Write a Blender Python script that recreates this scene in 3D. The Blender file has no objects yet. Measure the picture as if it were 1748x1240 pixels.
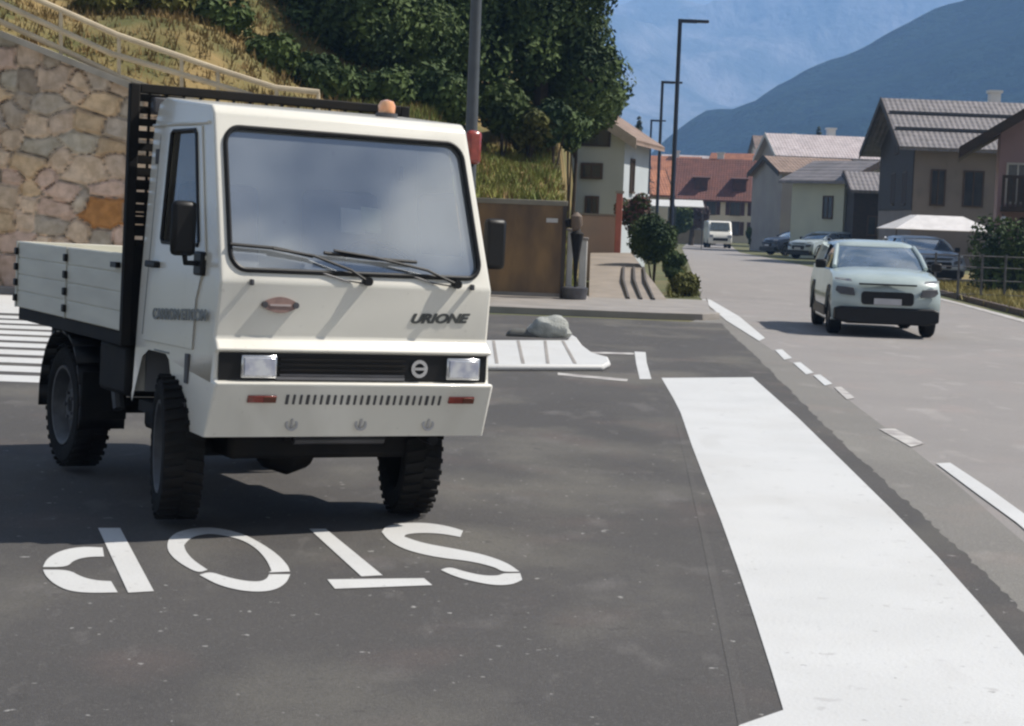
import bpy, math, random
import numpy as np
from mathutils import Vector, Matrix
from mathutils.geometry import tessellate_polygon
random.seed(7); RNG = np.random.default_rng(11)
PI = math.pi
SC = bpy.context.scene
COL = SC.collection

# ------------------------------------------------------------------ camera
F, PITCH, ROLL, CH = 3238.0, 0.0773, 0.038, 1.65
cam = bpy.data.cameras.new('camera'); camo = bpy.data.objects.new('camera', cam); COL.objects.link(camo)
cam.sensor_width = 36; cam.lens = 36 * F / 1748; cam.clip_end = 20000; cam.clip_start = .1
CR = Matrix.Rotation(PI/2 - PITCH, 3, 'X') @ Matrix.Rotation(ROLL, 3, 'Z')
camo.matrix_world = Matrix.Translation((0, 0, CH)) @ CR.to_4x4()
SC.camera = camo
# ------------------------------------------------------------------ light
EL, AZ = math.radians(50), math.radians(77)          # azimuth from +Y towards +X
SUN = Vector((math.sin(AZ)*math.cos(EL), math.cos(AZ)*math.cos(EL), math.sin(EL)))
sl = bpy.data.lights.new('sun', 'SUN'); sl.energy = 5.0; sl.angle = math.radians(.55); sl.color = (1, .945, .86)
so = bpy.data.objects.new('sun', sl); COL.objects.link(so); so.rotation_euler = SUN.to_track_quat('Z', 'Y').to_euler()
W = bpy.data.worlds.new('World'); SC.world = W; W.use_nodes = True
nt = W.node_tree; bg = nt.nodes['Background']
sky = nt.nodes.new('ShaderNodeTexSky'); sky.sky_type = 'NISHITA'; sky.sun_disc = False
sky.sun_elevation = EL; sky.sun_rotation = AZ; sky.altitude = 900
tc = nt.nodes.new('ShaderNodeTexCoord'); mp = nt.nodes.new('ShaderNodeMapping'); mp.inputs['Scale'].default_value = (1, 1, 2.2)
nz = nt.nodes.new('ShaderNodeTexNoise'); nz.inputs['Scale'].default_value = 6.5; nz.inputs['Detail'].default_value = 9; nz.inputs['Roughness'].default_value = .55
cr = nt.nodes.new('ShaderNodeValToRGB'); cr.color_ramp.elements[0].position = .50; cr.color_ramp.elements[1].position = .60
mx = nt.nodes.new('ShaderNodeMixRGB'); mx.inputs[2].default_value = (9.6, 9.8, 10.0, 1)
nt.links.new(tc.outputs['Generated'], mp.inputs[0]); nt.links.new(mp.outputs[0], nz.inputs['Vector'])
nt.links.new(nz.outputs['Fac'], cr.inputs[0]); sx = nt.nodes.new('ShaderNodeSeparateXYZ'); nt.links.new(tc.outputs['Generated'], sx.inputs[0])
mr = nt.nodes.new('ShaderNodeMapRange'); mr.inputs[1].default_value = .06; mr.inputs[2].default_value = .26; mr.inputs[3].default_value = .85; mr.inputs[4].default_value = 0
nt.links.new(sx.outputs['Z'], mr.inputs[0]); mm_ = nt.nodes.new('ShaderNodeMath'); mm_.operation = 'MAXIMUM'
nt.links.new(cr.outputs[0], mm_.inputs[0]); nt.links.new(mr.outputs[0], mm_.inputs[1]); nt.links.new(mm_.outputs[0], mx.inputs[0]); nt.links.new(sky.outputs[0], mx.inputs[1])
nt.links.new(mx.outputs[0], bg.inputs[0]); bg.inputs[1].default_value = .05
SC.view_settings.view_transform = 'Standard'; SC.view_settings.look = 'None'; SC.view_settings.exposure = 0.42; SC.view_settings.gamma = 1
SC.render.engine = 'CYCLES'; SC.cycles.filter_width = 2.4; SC.cycles.use_denoising = True
SC.cycles.max_bounces = 8; SC.cycles.transparent_max_bounces = 16; SC.cycles.volume_bounces = 2

# ------------------------------------------------------------------ helpers
def ray(px, py):
    return CR @ Vector(((px-874)/F, (620-py)/F, -1))
def G(px, py, z=0.0):
    d = ray(px, py); t = (z-CH)/d.z
    return Vector((d.x*t, d.y*t, z))
def P(px, py, Y):
    d = ray(px, py); t = Y/d.y
    return Vector((d.x*t, Y, CH+d.z*t))

def mat(name, c1, c2=None, rough=.7, scale=5, bump=0, bscale=None, metal=0, spec=.5, detail=5, lo=.35, hi=.65, coat=0, alpha=None, stretch=None, vcol=False):
    m = bpy.data.materials.new(name); m.use_nodes = True; t = m.node_tree; b = t.nodes['Principled BSDF']
    b.inputs['Roughness'].default_value = rough; b.inputs['Metallic'].default_value = metal
    b.inputs['Specular IOR Level'].default_value = spec; b.inputs['Coat Weight'].default_value = coat; b.inputs['Coat Roughness'].default_value = .08
    c2 = c2 or tuple(x*.85 for x in c1)
    co = t.nodes.new('ShaderNodeTexCoord'); ma = t.nodes.new('ShaderNodeMapping')
    if stretch: ma.inputs['Scale'].default_value = stretch
    t.links.new(co.outputs['Object'], ma.inputs[0])
    n = t.nodes.new('ShaderNodeTexNoise'); n.inputs['Scale'].default_value = scale; n.inputs['Detail'].default_value = detail
    t.links.new(ma.outputs[0], n.inputs['Vector'])
    r = t.nodes.new('ShaderNodeValToRGB'); r.color_ramp.elements[0].position = lo; r.color_ramp.elements[1].position = hi
    r.color_ramp.elements[0].color = (*c2, 1); r.color_ramp.elements[1].color = (*c1, 1)
    t.links.new(n.outputs['Fac'], r.inputs[0])
    if vcol:
        a = t.nodes.new('ShaderNodeAttribute'); a.attribute_name = 'Col'
        mm = t.nodes.new('ShaderNodeMixRGB'); mm.blend_type = 'MULTIPLY'; mm.inputs[0].default_value = 1
        t.links.new(a.outputs['Color'], mm.inputs[1]); t.links.new(r.outputs[0], mm.inputs[2]); t.links.new(mm.outputs[0], b.inputs['Base Color'])
    else:
        t.links.new(r.outputs[0], b.inputs['Base Color'])
    if bump:
        n2 = t.nodes.new('ShaderNodeTexNoise'); n2.inputs['Scale'].default_value = bscale or scale*6; n2.inputs['Detail'].default_value = 4
        t.links.new(ma.outputs[0], n2.inputs['Vector'])
        bp = t.nodes.new('ShaderNodeBump'); bp.inputs['Strength'].default_value = bump; bp.inputs['Distance'].default_value = .02
        t.links.new(n2.outputs['Fac'], bp.inputs['Height']); t.links.new(bp.outputs[0], b.inputs['Normal'])
    return m

def glass(name, tint, opac, rough=.03, dust=(.35,.4,.45)):
    m = bpy.data.materials.new(name); m.use_nodes = True; t = m.node_tree; t.nodes.clear()
    o = t.nodes.new('ShaderNodeOutputMaterial'); tr = t.nodes.new('ShaderNodeBsdfTransparent'); tr.inputs[0].default_value = (*tint, 1)
    gl = t.nodes.new('ShaderNodeBsdfGlossy'); gl.inputs['Roughness'].default_value = rough; gl.inputs[0].default_value = (.92,.96,1,1)
    df = t.nodes.new('ShaderNodeBsdfDiffuse'); df.inputs[0].default_value = (*dust, 1)
    fr = t.nodes.new('ShaderNodeFresnel'); fr.inputs[0].default_value = 1.6
    ad = t.nodes.new('ShaderNodeMath'); ad.operation = 'ADD'; ad.inputs[1].default_value = opac; ad.use_clamp = True
    m1 = t.nodes.new('ShaderNodeMixShader'); m2 = t.nodes.new('ShaderNodeMixShader')
    nz = t.nodes.new('ShaderNodeTexNoise'); nz.inputs['Scale'].default_value = 1.6
    co = t.nodes.new('ShaderNodeTexCoord'); t.links.new(co.outputs['Object'], nz.inputs['Vector'])
    rp = t.nodes.new('ShaderNodeMapRange'); rp.inputs[1].default_value=.3; rp.inputs[2].default_value=.7; rp.inputs[3].default_value = .06; rp.inputs[4].default_value = .30
    t.links.new(nz.outputs['Fac'], rp.inputs[0])
    t.links.new(fr.outputs[0], ad.inputs[0]); t.links.new(ad.outputs[0], m1.inputs[0]); t.links.new(tr.outputs[0], m1.inputs[1]); t.links.new(gl.outputs[0], m1.inputs[2])
    t.links.new(rp.outputs[0], m2.inputs[0]); t.links.new(m1.outputs[0], m2.inputs[1]); t.links.new(df.outputs[0], m2.inputs[2]); t.links.new(m2.outputs[0], o.inputs[0])
    return m

class MB:
    def __init__(s): s.v = []; s.f = []
    def add(s, vs, fs):
        n = len(s.v); s.v += [tuple(v) for v in vs]; s.f += [tuple(i+n for i in f) for f in fs]; return s
    def box(s, c, size, rz=0, rx=0, ry=0, taper=1):
        R = Matrix.Rotation(rz, 3, 'Z') @ Matrix.Rotation(ry, 3, 'Y') @ Matrix.Rotation(rx, 3, 'X'); vs = []
        for k in (-1, 1):
            q = taper if k > 0 else 1
            for a, b in ((-1,-1),(1,-1),(1,1),(-1,1)):
                vs.append(Vector(c) + R @ Vector((a*size[0]/2*q, b*size[1]/2*q, k*size[2]/2)))
        return s.add(vs, [(3,2,1,0),(4,5,6,7),(0,1,5,4),(1,2,6,5),(2,3,7,6),(3,0,4,7)])
    def bb(s, a, b):
        return s.box([(x+y)/2 for x, y in zip(a, b)], [abs(x-y) for x, y in zip(a, b)])
    def tube(s, pts, r, n=10, cap=True):
        pts = [Vector(p) for p in pts]; rs = r if isinstance(r, (list, tuple)) else [r]*len(pts); vs = []
        ref = None
        for i, p in enumerate(pts):
            d = (pts[min(i+1, len(pts)-1)] - pts[max(i-1, 0)]).normalized()
            if ref is None: ref = Vector((0,0,1)) if abs(d.z) < .9 else Vector((1,0,0))
            a = d.cross(ref).normalized(); b = d.cross(a).normalized(); ref = a.cross(d)
            for k in range(n):
                w = 2*PI*k/n; vs.append(p + rs[i]*(math.cos(w)*a + math.sin(w)*b))
        fs = [(i*n+k, i*n+(k+1)%n, (i+1)*n+(k+1)%n, (i+1)*n+k) for i in range(len(pts)-1) for k in range(n)]
        if cap: fs += [tuple(range(n))[::-1], tuple(range((len(pts)-1)*n, len(pts)*n))]
        return s.add(vs, fs)
    def lathe(s, prof, c, axis='x', n=32, closed=False):
        vs = []; m = len(prof)
        for k in range(n):
            w = 2*PI*k/n
            for (a, r) in prof:
                if axis == 'x': q = (a, r*math.cos(w), r*math.sin(w))
                elif axis == 'y': q = (r*math.cos(w), a, r*math.sin(w))
                else: q = (r*math.cos(w), r*math.sin(w), a)
                vs.append(Vector(c)+Vector(q))
        fs = [(k*m+i, ((k+1)%n)*m+i, ((k+1)%n)*m+i+1, k*m+i+1) for k in range(n) for i in range(m-1)]
        if closed: fs += [(k*m+m-1, ((k+1)%n)*m+m-1, ((k+1)%n)*m, k*m) for k in range(n)]
        return s.add(vs, fs)
    def poly(s, loops):
        loops = [[Vector(p) for p in l] for l in loops]; vs = [p for l in loops for p in l]
        return s.add(vs, [tuple(t) for t in tessellate_polygon(loops)])
    def prism(s, loops, off):
        loops = [[Vector(p) for p in l] for l in loops]; off = Vector(off); vs = [p for l in loops for p in l]; n = len(vs)
        tr = [tuple(t) for t in tessellate_polygon(loops)]
        fs = tr + [tuple(i+n for i in reversed(t)) for t in tr]; b = 0
        for l in loops:
            k = len(l); fs += [(b+i, b+(i+1)%k, b+(i+1)%k+n, b+i+n) for i in range(k)]; b += k
        return s.add(vs + [p+off for p in vs], fs)
    def build(s, name, m, parent=None, smooth=False, bevel=0, solid=0, seg=2):
        me = bpy.data.meshes.new(name); me.from_pydata(s.v, [], s.f); me.validate(); me.update()
        import bmesh
        bm = bmesh.new(); bm.from_mesh(me); bmesh.ops.recalc_face_normals(bm, faces=bm.faces); bm.to_mesh(me); bm.free()
        me.materials.append(m)
        o = bpy.data.objects.new(name, me); COL.objects.link(o); o.parent = parent
        if solid: q = o.modifiers.new('s', 'SOLIDIFY'); q.thickness = solid; q.offset = -1
        if bevel: q = o.modifiers.new('b', 'BEVEL'); q.width = bevel; q.segments = seg; q.limit_method = 'ANGLE'; q.angle_limit = .6
        if smooth or bevel:
            for p in me.polygons: p.use_smooth = True
            me.set_sharp_from_angle(angle=.7)
        return o
def tag(o, label=None, cat=None, group=None, kind=None):
    for k, v in (('label', label), ('category', cat), ('group', group), ('kind', kind)):
        if v: o[k] = v
    return o
def empty(name, loc, label, cat, group=None, rz=0):
    o = bpy.data.objects.new(name, None); COL.objects.link(o); o.location = loc; o.rotation_euler = (0, 0, rz); o.empty_display_size = .1
    return tag(o, label, cat, group)
def copy_tree(o, parent=None):
    c = o.copy(); COL.objects.link(c); c.parent = parent
    for ch in list(o.children): copy_tree(ch, c)
    return c
def struct(o): o['kind'] = 'structure'; return o
def rrect(x0, x1, y0, y1, r, n=5):
    out = []
    for cx, cy, a0 in ((x1-r, y1-r, 0), (x0+r, y1-r, PI/2), (x0+r, y0+r, PI), (x1-r, y0+r, 1.5*PI)):
        for i in range(n+1):
            w = a0 + PI/2*i/n; out.append((cx+r*math.cos(w), cy+r*math.sin(w)))
    return out
def text_mesh(s, size, shear=0, depth=.002, bold=.0):
    cu = bpy.data.curves.new('t', 'FONT'); cu.body = s; cu.size = size; cu.shear = shear; cu.extrude = depth; cu.offset = bold; cu.align_x = 'CENTER'; cu.align_y = 'CENTER'
    to = bpy.data.objects.new('t', cu); COL.objects.link(to); bpy.context.view_layer.update()
    me = bpy.data.meshes.new_from_object(to.evaluated_get(bpy.context.evaluated_depsgraph_get()))
    bpy.data.objects.remove(to); return me

# ------------------------------------------------------------------ materials
def add_layers(m, layers):
    t = m.node_tree; b = t.nodes['Principled BSDF']; src = b.inputs['Base Color'].links[0].from_socket
    geo = t.nodes.new('ShaderNodeNewGeometry')
    for (col, scale, lo, hi, amt, stretch) in layers:
        ma = t.nodes.new('ShaderNodeMapping'); ma.inputs['Scale'].default_value = stretch; ma.inputs['Location'].default_value = (scale*1.7, lo*31, amt*9)
        t.links.new(geo.outputs['Position'], ma.inputs[0])
        n = t.nodes.new('ShaderNodeTexNoise'); n.inputs['Scale'].default_value = scale; n.inputs['Detail'].default_value = 5; t.links.new(ma.outputs[0], n.inputs['Vector'])
        r = t.nodes.new('ShaderNodeMapRange'); r.inputs[1].default_value = lo; r.inputs[2].default_value = hi; r.inputs[3].default_value = 0; r.inputs[4].default_value = amt
        t.links.new(n.outputs['Fac'], r.inputs[0]); x = t.nodes.new('ShaderNodeMixRGB'); x.inputs[2].default_value = (*col, 1)
        t.links.new(r.outputs[0], x.inputs[0]); t.links.new(src, x.inputs[1]); src = x.outputs[0]
    t.links.new(src, b.inputs['Base Color']); return m
def asphalt(name, c, patch, stain, ps=.35, k=1.0):
    m = mat(name, c, patch, rough=.85, scale=ps, detail=8, bump=.35, bscale=190, lo=.3, hi=.7)
    S = lambda q: tuple(min(.8, x*q) for x in c)
    return add_layers(m, [
        (stain, .8, .50, .68, .6*k, (1,.7,1)),                      # dusty greenish smears
        ((c[0]*1.35, c[1]*1.1, c[2]*1.05), 1.3, .56, .70, .5*k, (1,.8,1)),
        (S(.62), .75, .56, .68, .45*k, (1,.6,1)),                   # oily darker patches
        (S(1.9), 2.2, .60, .70, .5*k, (1.2,.5,1)),                 # scuffs
        (S(1.7), 6, .64, .72, .45*k, (1.1,.4,1)),
        (S(.5), 7, .66, .72, .5*k, (1,1,1)),
        (S(.45), 130, .42, .66, .55, (1,1,1)),                      # stone grain
        (S(1.9), 105, .56, .70, .5, (1,1,1)),
        ((.42,.41,.39), 19, .70, .73, .7*k, (1,1,1))])
M = dict(
 new_asphalt=asphalt('new_asphalt', (.088,.082,.078), (.062,.058,.056), (.18,.168,.14)),
 old_asphalt=asphalt('old_asphalt', (.30,.278,.266), (.26,.243,.232), (.35,.325,.30), .5, .45),
 paint=mat('road_paint', (.61,.61,.60), (.55,.55,.54), rough=.6, scale=1.2, bump=.12, bscale=60, lo=.25, hi=.6),
 worn=mat('worn_paint', (.55,.53,.5), (.3,.27,.26), rough=.7, scale=5, lo=.35, hi=.6),
 concrete=mat('concrete', (.33,.30,.275), (.25,.23,.21), scale=1.5, bump=.3),
 ground=mat('ground_grass', (.15,.13,.06), (.07,.09,.03), scale=.6, bump=.5, rough=.95),
 hill=mat('hill_dry_grass', (.27,.19,.075), (.10,.10,.03), scale=.55, bump=1, bscale=9, rough=1, lo=.38, hi=.6),
 white=mat('cab_white', (.84,.81,.72), (.78,.75,.67), rough=.28, scale=2, coat=.5, lo=.2, hi=.7),
 offwhite=mat('bed_white', (.70,.68,.58), (.60,.58,.50), rough=.45, scale=3, stretch=(1,.5,3)),
 black=mat('black_plastic', (.010,.010,.011), rough=.45, scale=8, spec=.3),
 rubber=mat('rubber', (.013,.013,.013), (.022,.021,.02), rough=.9, scale=6, bump=.3, spec=.15),
 darksteel=mat('dark_steel', (.010,.010,.011), (.018,.016,.014), rough=.7, scale=5, spec=.2),
 gunmetal=mat('gunmetal', (.10,.10,.11), (.07,.07,.075), rough=.5, scale=6, metal=.3),
 rim=mat('rim_grey', (.10,.105,.11), (.06,.06,.065), rough=.5, scale=9, metal=.3),
 chrome=mat('chrome', (.75,.77,.8), rough=.15, metal=.9),
 lens=mat('lamp_lens', (.75,.78,.82), (.45,.48,.6), rough=.12, scale=14, metal=.45, coat=1, lo=.4, hi=.6),
 red=mat('red_lens', (.32,.05,.035), (.2,.03,.02), rough=.25, scale=20, coat=.6),
 amberdark=mat('amber_dark', (.16,.05,.03), rough=.3),
 amber=mat('amber_lens', (.75,.30,.12), (.85,.5,.3), rough=.25, scale=12, coat=.7),
 badge=mat('badge_rust', (.34,.22,.19), (.25,.16,.14), rough=.5, scale=30),
 lettering=mat('lettering_dark', (.08,.085,.08), rough=.5),
 faded=mat('lettering_grey', (.24,.25,.24), rough=.6),
 seat=mat('seat_grey', (.30,.31,.33), rough=.8),
 paper=mat('paper', (.78,.80,.62), (.7,.75,.5), rough=.8),
 wglass=glass('windscreen_glass', (.94,.96,.98), .40, .04, (.62,.68,.74)),
 sglass=glass('side_glass', (.55,.55,.52), .06, .03, (.2,.18,.16)),
 dglass=mat('dark_glass', (.02,.03,.035), (.03,.045,.05), rough=.06, scale=2, spec=.8, coat=.6),
 housewin=mat('house_window', (.03,.035,.04), (.06,.06,.06), rough=.15, scale=1, spec=.6),
 carwhite=mat('car_white', (.46,.54,.53), rough=.3, coat=.7, scale=2),
 carsilver=mat('car_silver', (.35,.38,.42), rough=.3, metal=.4, coat=.5),
 post=mat('lamp_post', (.035,.05,.085), rough=.45, metal=.3, scale=4),
 postgrey=mat('grey_post', (.10,.11,.12), rough=.5, metal=.3),
 wood=mat('rail_wood', (.66,.55,.38), (.5,.41,.28), rough=.8, scale=5, stretch=(.4,1,1)),
 leaf=None,
)
add_layers(M['paint'], [((.54,.53,.51), 1.1, .5, .7, .5, (1,1,1)), ((.42,.41,.40), 9, .665, .71, .6, (1,1,1)), ((.50,.49,.47), 2.4, .60, .74, .4, (1.6,.4,1)), ((.25,.24,.23), 26, .69, .72, .8, (1,1,1)), ((.50,.49,.47), 70, .50, .68, .35, (1,1,1))])
M['leaf_dark'] = mat('leaf_dark', (.085,.125,.035), (.020,.042,.016), rough=.75, scale=.9, spec=.25, lo=.35, hi=.62)
M['leaf_mid'] = mat('leaf_mid', (.09,.13,.03), (.03,.05,.015), rough=.7, scale=1.2, spec=.25)
M['leaf_olive'] = mat('leaf_olive', (.17,.16,.04), (.06,.07,.02), rough=.7, scale=1.2, spec=.2)
M['leaf_gold'] = mat('leaf_gold', (.30,.20,.08), (.12,.09,.03), rough=.8, scale=1.5, spec=.2)
M['bark'] = mat('bark', (.07,.05,.035), (.04,.03,.02), rough=.9, scale=6, bump=.6)
add_layers(M['white'], [((.50,.47,.40), 2.5, .55, .75, .30, (1,1,.3)), ((.42,.39,.33), 30, .66, .72, .25, (1,1,1))])
M['conifer'] = mat('conifer', (.02,.04,.022), (.01,.02,.012), rough=.8, scale=2)

# ------------------------------------------------------------------ setting
def sheet(name, pts, m, z, res=None):
    return MB().poly([[Vector((p[0], p[1], z)) for p in pts]]).build(name, m)
struct(sheet('ground', [(-900,-60),(2600,-60),(2600,5300),(-2600,5300),(-2600,600),(-900,300)], M['ground'], -.012))
edgeL = [(1748,1045),(1620,920),(1530,840),(1460,775),(1400,718),(1340,658),(1290,608),(1250,572),(1232,552)]
_p, _q = G(1748,1045), G(1620,920)
rough_edge = [((_p+(_p-_q)*t).x+random.uniform(-.016,.016), (_p+(_p-_q)*t).y) for t in np.arange(2.2, .01, -.04)]
for (a, b) in zip(edgeL[:-1], edgeL[1:]):
    A, B = G(*a), G(*b); k = 24
    for i in range(k):
        p = A.lerp(B, i/k); rough_edge.append((p.x+random.uniform(-.016,.016), p.y))
E0, E1 = G(1748,1045), G(1620,920); near = E0 + (E0-E1)*2.2
road_left = [(x-.6, y) for x, y in rough_edge] + [(G(1205,520).x-.2, 34), G(1195,508)[:2], G(1183,470)[:2], G(1172,440)[:2], G(1164,424)[:2], G(1176,412)[:2], (12, 260)]
road_right = [(16, 260), G(1238,412)[:2], G(1262,431)[:2], G(1330,444)[:2], G(1440,468)[:2], G(1560,497)[:2], G(1640,517)[:2], G(1748,545)[:2], G(1900,585)[:2], (near.x+12, 10), (near.x+12, near.y-6), (near.x-.6, near.y-6)]
struct(sheet('road', list(road_left)+list(road_right), M['old_asphalt'], -.004))
apron = rough_edge + [(G(1232,552).x, G(1232,552).y), (G(840,552).x, G(1232,552).y+.1), (-14, 32.6), (-14, -3), (near.x, -3)]
struct(sheet('forecourt', apron, M['new_asphalt'], 0))
struct(sheet('road_edge', [(x-.5, y) for x, y in rough_edge] + [G(1200,530)[:2], G(1213,523)[:2], G(1300,585)[:2], G(1370,632)[:2], G(1440,676)[:2], G(1540,752)[:2], G(1620,815)[:2], G(1748,925)[:2], (G(1748,925)+(G(1748,925)-G(1620,815))*2.6)[:2]], asphalt('gutter_asphalt', (.225,.213,.195), (.195,.184,.17), (.26,.25,.22), .6, .5), -.002))
struct(sheet('asphalt_seam', [G(*q) for q in [(1146,690),(1152,690),(1176,780),(1206,900),(1238,1040),(1262,1150),(1284,1250),(1262,1250),(1244,1150),(1222,1040),(1194,900),(1168,780)]], asphalt('seam_asphalt', (.097,.090,.086), (.070,.066,.063), (.135,.125,.105)), .0015))
# sidewalk with a real kerb
sw0, sw1 = G(1236,549), G(1205,517)
yk = sw0.y
swp = [(-14, yk+.3), (-1, yk+.1), (sw0.x-1.1, yk), (sw0.x-.35, yk+.15), (sw0.x, yk+.7), (sw0.x-.05, yk+2), (sw1.x, sw1.y), (sw1.x-.1, 38.2), (-14, 38.2)]
struct(MB().prism([[Vector((x, y, -.02)) for x, y in swp]], (0,0,.13)).build('sidewalk', M['concrete'], bevel=.02))
# painted markings: traced on the ground plane, laid 4 mm up
def marking(name, pxs, m, z, label, cat='road marking', group=None):
    return tag(sheet(name, [G(*p) for p in pxs], m, z), label, cat, group)
marking('painted_band', [(1129,646),(1285,645),(1360,712),(1450,800),(1525,874),(1600,951),(1675,1035),(1748,1122),(1850,1255),(2010,1480),(1400,1480),(1344,1290),(1250,1258),(1262,1240),(1337,1214),(1318,1150),(1290,1062),(1260,972),(1230,888),(1204,822),(1181,762),(1162,706),(1150,682)], M['paint'], .004, 'very wide white painted band running along the dark forecourt beside the road')
marking('edge_line', [(1198,512),(1212,512),(1262,541),(1306,578),(1296,583),(1240,548)], M['paint'], .006, 'solid white line curving along the road edge past the kerb corner')
for k, (a, b) in enumerate([((1323,600),(1349,612)),((1354,622),(1386,637)),((1388,643),(1418,656)),((1424,664),(1456,680))]):
    marking('road_dash', [(a[0],a[1]-2),(a[0]+12,a[1]-3),(b[0]+3,b[1]),(b[0]-10,b[1]+3)], M['paint'] if k < 3 else M['worn'], .004,
            ['short white dash nearest the solid edge line','second short white dash after the solid edge line','third short white dash after the solid edge line','faint short dash, last of the row of four'][k], group='dashes along the road edge')
marking('worn_marking', [(1500,733),(1528,733),(1578,758),(1555,764)], M['worn'], .004, 'worn pale patch of old paint between the dashes and the long stripe')
marking('road_stripe', [(1598,792),(1622,791),(1690,836),(1748,878),(1800,918),(1800,948),(1735,893),(1665,842)], M['paint'], .004, 'long white stripe on the grey road at the right')
marking('short_bar', [(1083,601),(1102,602),(1104,620),(1112,648),(1092,648),(1086,622)], M['paint'], .004, 'short upright white bar beside the far end of the wide band')
marking('thin_line', [(1000,601),(1082,603),(1082,606),(1000,604)], M['worn'], .004, 'thin pale line leading to the short white bar', group=None)
marking('thin_line', [(952,637),(1072,648),(1070,652),(952,641)], M['worn'], .004, 'thin pale line in front of the white raised paving')
sm = empty('stop_marking', G(480,960), 'word STOP in white stencil letters painted upside down on dark asphalt', 'road marking')
def Z8(x, y): return G(x/1.942, 860+y/1.942)
def smooth_loop(l, it=2):
    for _ in range(it):
        out = []; n = len(l)
        for i in range(n):
            a, b, c = Vector(l[i-1]), Vector(l[i]), Vector(l[(i+1) % n])
            if (b-a).angle(c-b, 0) > .95 or n < 8: out.append(tuple(b))
            else: out += [tuple(b.lerp(a, .25)), tuple(b.lerp(c, .25))]
        l = out
    return l
def letter(loops):
    mb = MB()
    for l in loops: mb.poly([[Vector((p.x, p.y, .004)) - sm.location for p in [Z8(*q) for q in smooth_loop(c)]] for c in l])
    o = mb.build('letter', M['paint'], sm); return o
S_ = [(1535,92),(1526,113),(1460,101),(1390,99),(1345,104),(1340,112),(1400,133),(1500,151),(1600,170),(1680,198),(1722,228),(1690,229),(1663,227),(1640,213),(1560,193),(1450,181),(1350,158),(1290,127),(1265,96),(1280,76),(1340,66),(1420,66),(1490,78)]
S2 = [(1724,233),(1731,255),(1700,271),(1640,274),(1560,259),(1500,241),(1461,222),(1490,212),(1540,228),(1600,241),(1650,242),(1668,234),(1690,234)]
letter([[S_], [S2]])
letter([[[(1025,86),(1080,86),(1268,240),(1198,244)]], [[(1085,254),(1405,250),(1433,273),(1110,285)]]])
letter([[[(890,231),(900,225),(885,190),(850,150),(800,121),(730,105),(680,102),(632,115),(610,140),(615,160),(640,190),(688,222),(655,233),(590,196),(560,166),(553,140),(562,115),(590,95),(650,82),(720,82),(800,100),(860,130),(920,170),(955,208),(961,228)]],
        [[(962,237),(950,265),(915,288),(860,296),(790,290),(720,271),(661,239),(697,228),(750,246),(810,259),(860,262),(885,252),(892,237)]]])
letter([[[(325,83),(398,83),(510,293),(425,298)]],
        [[(340,148),(270,145),(200,158),(155,185),(142,213),(222,213),(245,190),(290,179),(345,178)]],
        [[(143,222),(150,241),(180,270),(230,293),(300,299),(390,297),(368,260),(320,258),(270,246),(228,222)]]])
# zebra bars at the left
zc = 0
for k, y in enumerate(np.arange(16.9, 26.3, .98)):
    xl = (-10.5 if y > 17.3 else -9); xr = G(60, 600).x*y/20
    o = sheet('zebra_bar', [(xl, y), (-3.6 - (26-y)*.02 if y > 18.6 else xr+.4, y), (-3.6 if y > 18.6 else xr+.2, y+.62), (xl, y+.62)], M['paint'], .004)
    tag(o, 'white zebra bar on the asphalt behind the flatbed, one of a row', 'road marking', 'zebra bars behind the flatbed truck')
tag(sheet('painted_patch', [(-10.5,26.9),(-4.3,26.9),(-4.4,31.6),(-10.5,31.9)], M['paint'], .004), 'solid white painted area beyond the zebra bars at the far left', 'road marking')
# raised white island
isl = [G(x, y) for x, y in [(760,634),(1030,634),(1042,628),(1038,619),(1012,612),(994,598),(984,584),(975,578),(966,590),(760,590)]]
isd = empty('painted_island', (isl[0].x, isl[0].y, 0), 'low white paved island with grey joints behind the truck cab', 'traffic island')
MB().prism([[p - isd.location for p in isl]], (0,0,.07)).build('paving', M['paint'], isd, bevel=.03)
for x0, x1 in ((842,848),(884,893),(930,935),(960,982)):
    a, b = G(x0, 591)-isd.location, G(x1, 633)-isd.location
    MB().box(((a.x+b.x)/2, (a.y+b.y)/2, .072), (.035, (a-b).length*.96, .006), rz=math.atan2(b.y-a.y, b.x-a.x)-PI/2).build('joint', M['concrete'], isd)
# boulder
bp = G(937,590); mb = MB()
n1, n2 = 18, 12
vs = []
for i in range(n2+1):
    for j in range(n1):
        th, ph = PI*i/n2, 2*PI*j/n1; d = Vector((math.sin(th)*math.cos(ph), math.sin(th)*math.sin(ph), math.cos(th)))
        r = 1 + .13*math.sin(3*d.x+2*d.y)+.1*math.sin(5*d.z+4*d.x)+.05*math.sin(9*d.y+7*d.z)
        vs.append((d.x*.27*r, d.y*.22*r, max(-.12, d.z*.17*r)+.2))
mb.add(vs, [(i*n1+j, i*n1+(j+1)%n1, (i+1)*n1+(j+1)%n1, (i+1)*n1+j) for i in range(n2) for j in range(n1)])
bo = mb.build('boulder', mat('boulder_stone', (.42,.43,.40), (.25,.26,.24), scale=6, bump=.8), smooth=True); bo.location = (bp.x, bp.y+.35, .0)
tag(bo, 'pale grey boulder resting on the white island', 'rock')
bag = MB().box((0,0,.06), (.5,.25,.1), taper=.7).build('rubble_bag', mat('rubble_grey', (.12,.12,.11), scale=9), bevel=.04); bag.location = G(893,588)+Vector((0,.3,.07))
tag(bag, 'flat dark grey slab leaning beside the pale boulder', 'slab')

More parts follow.
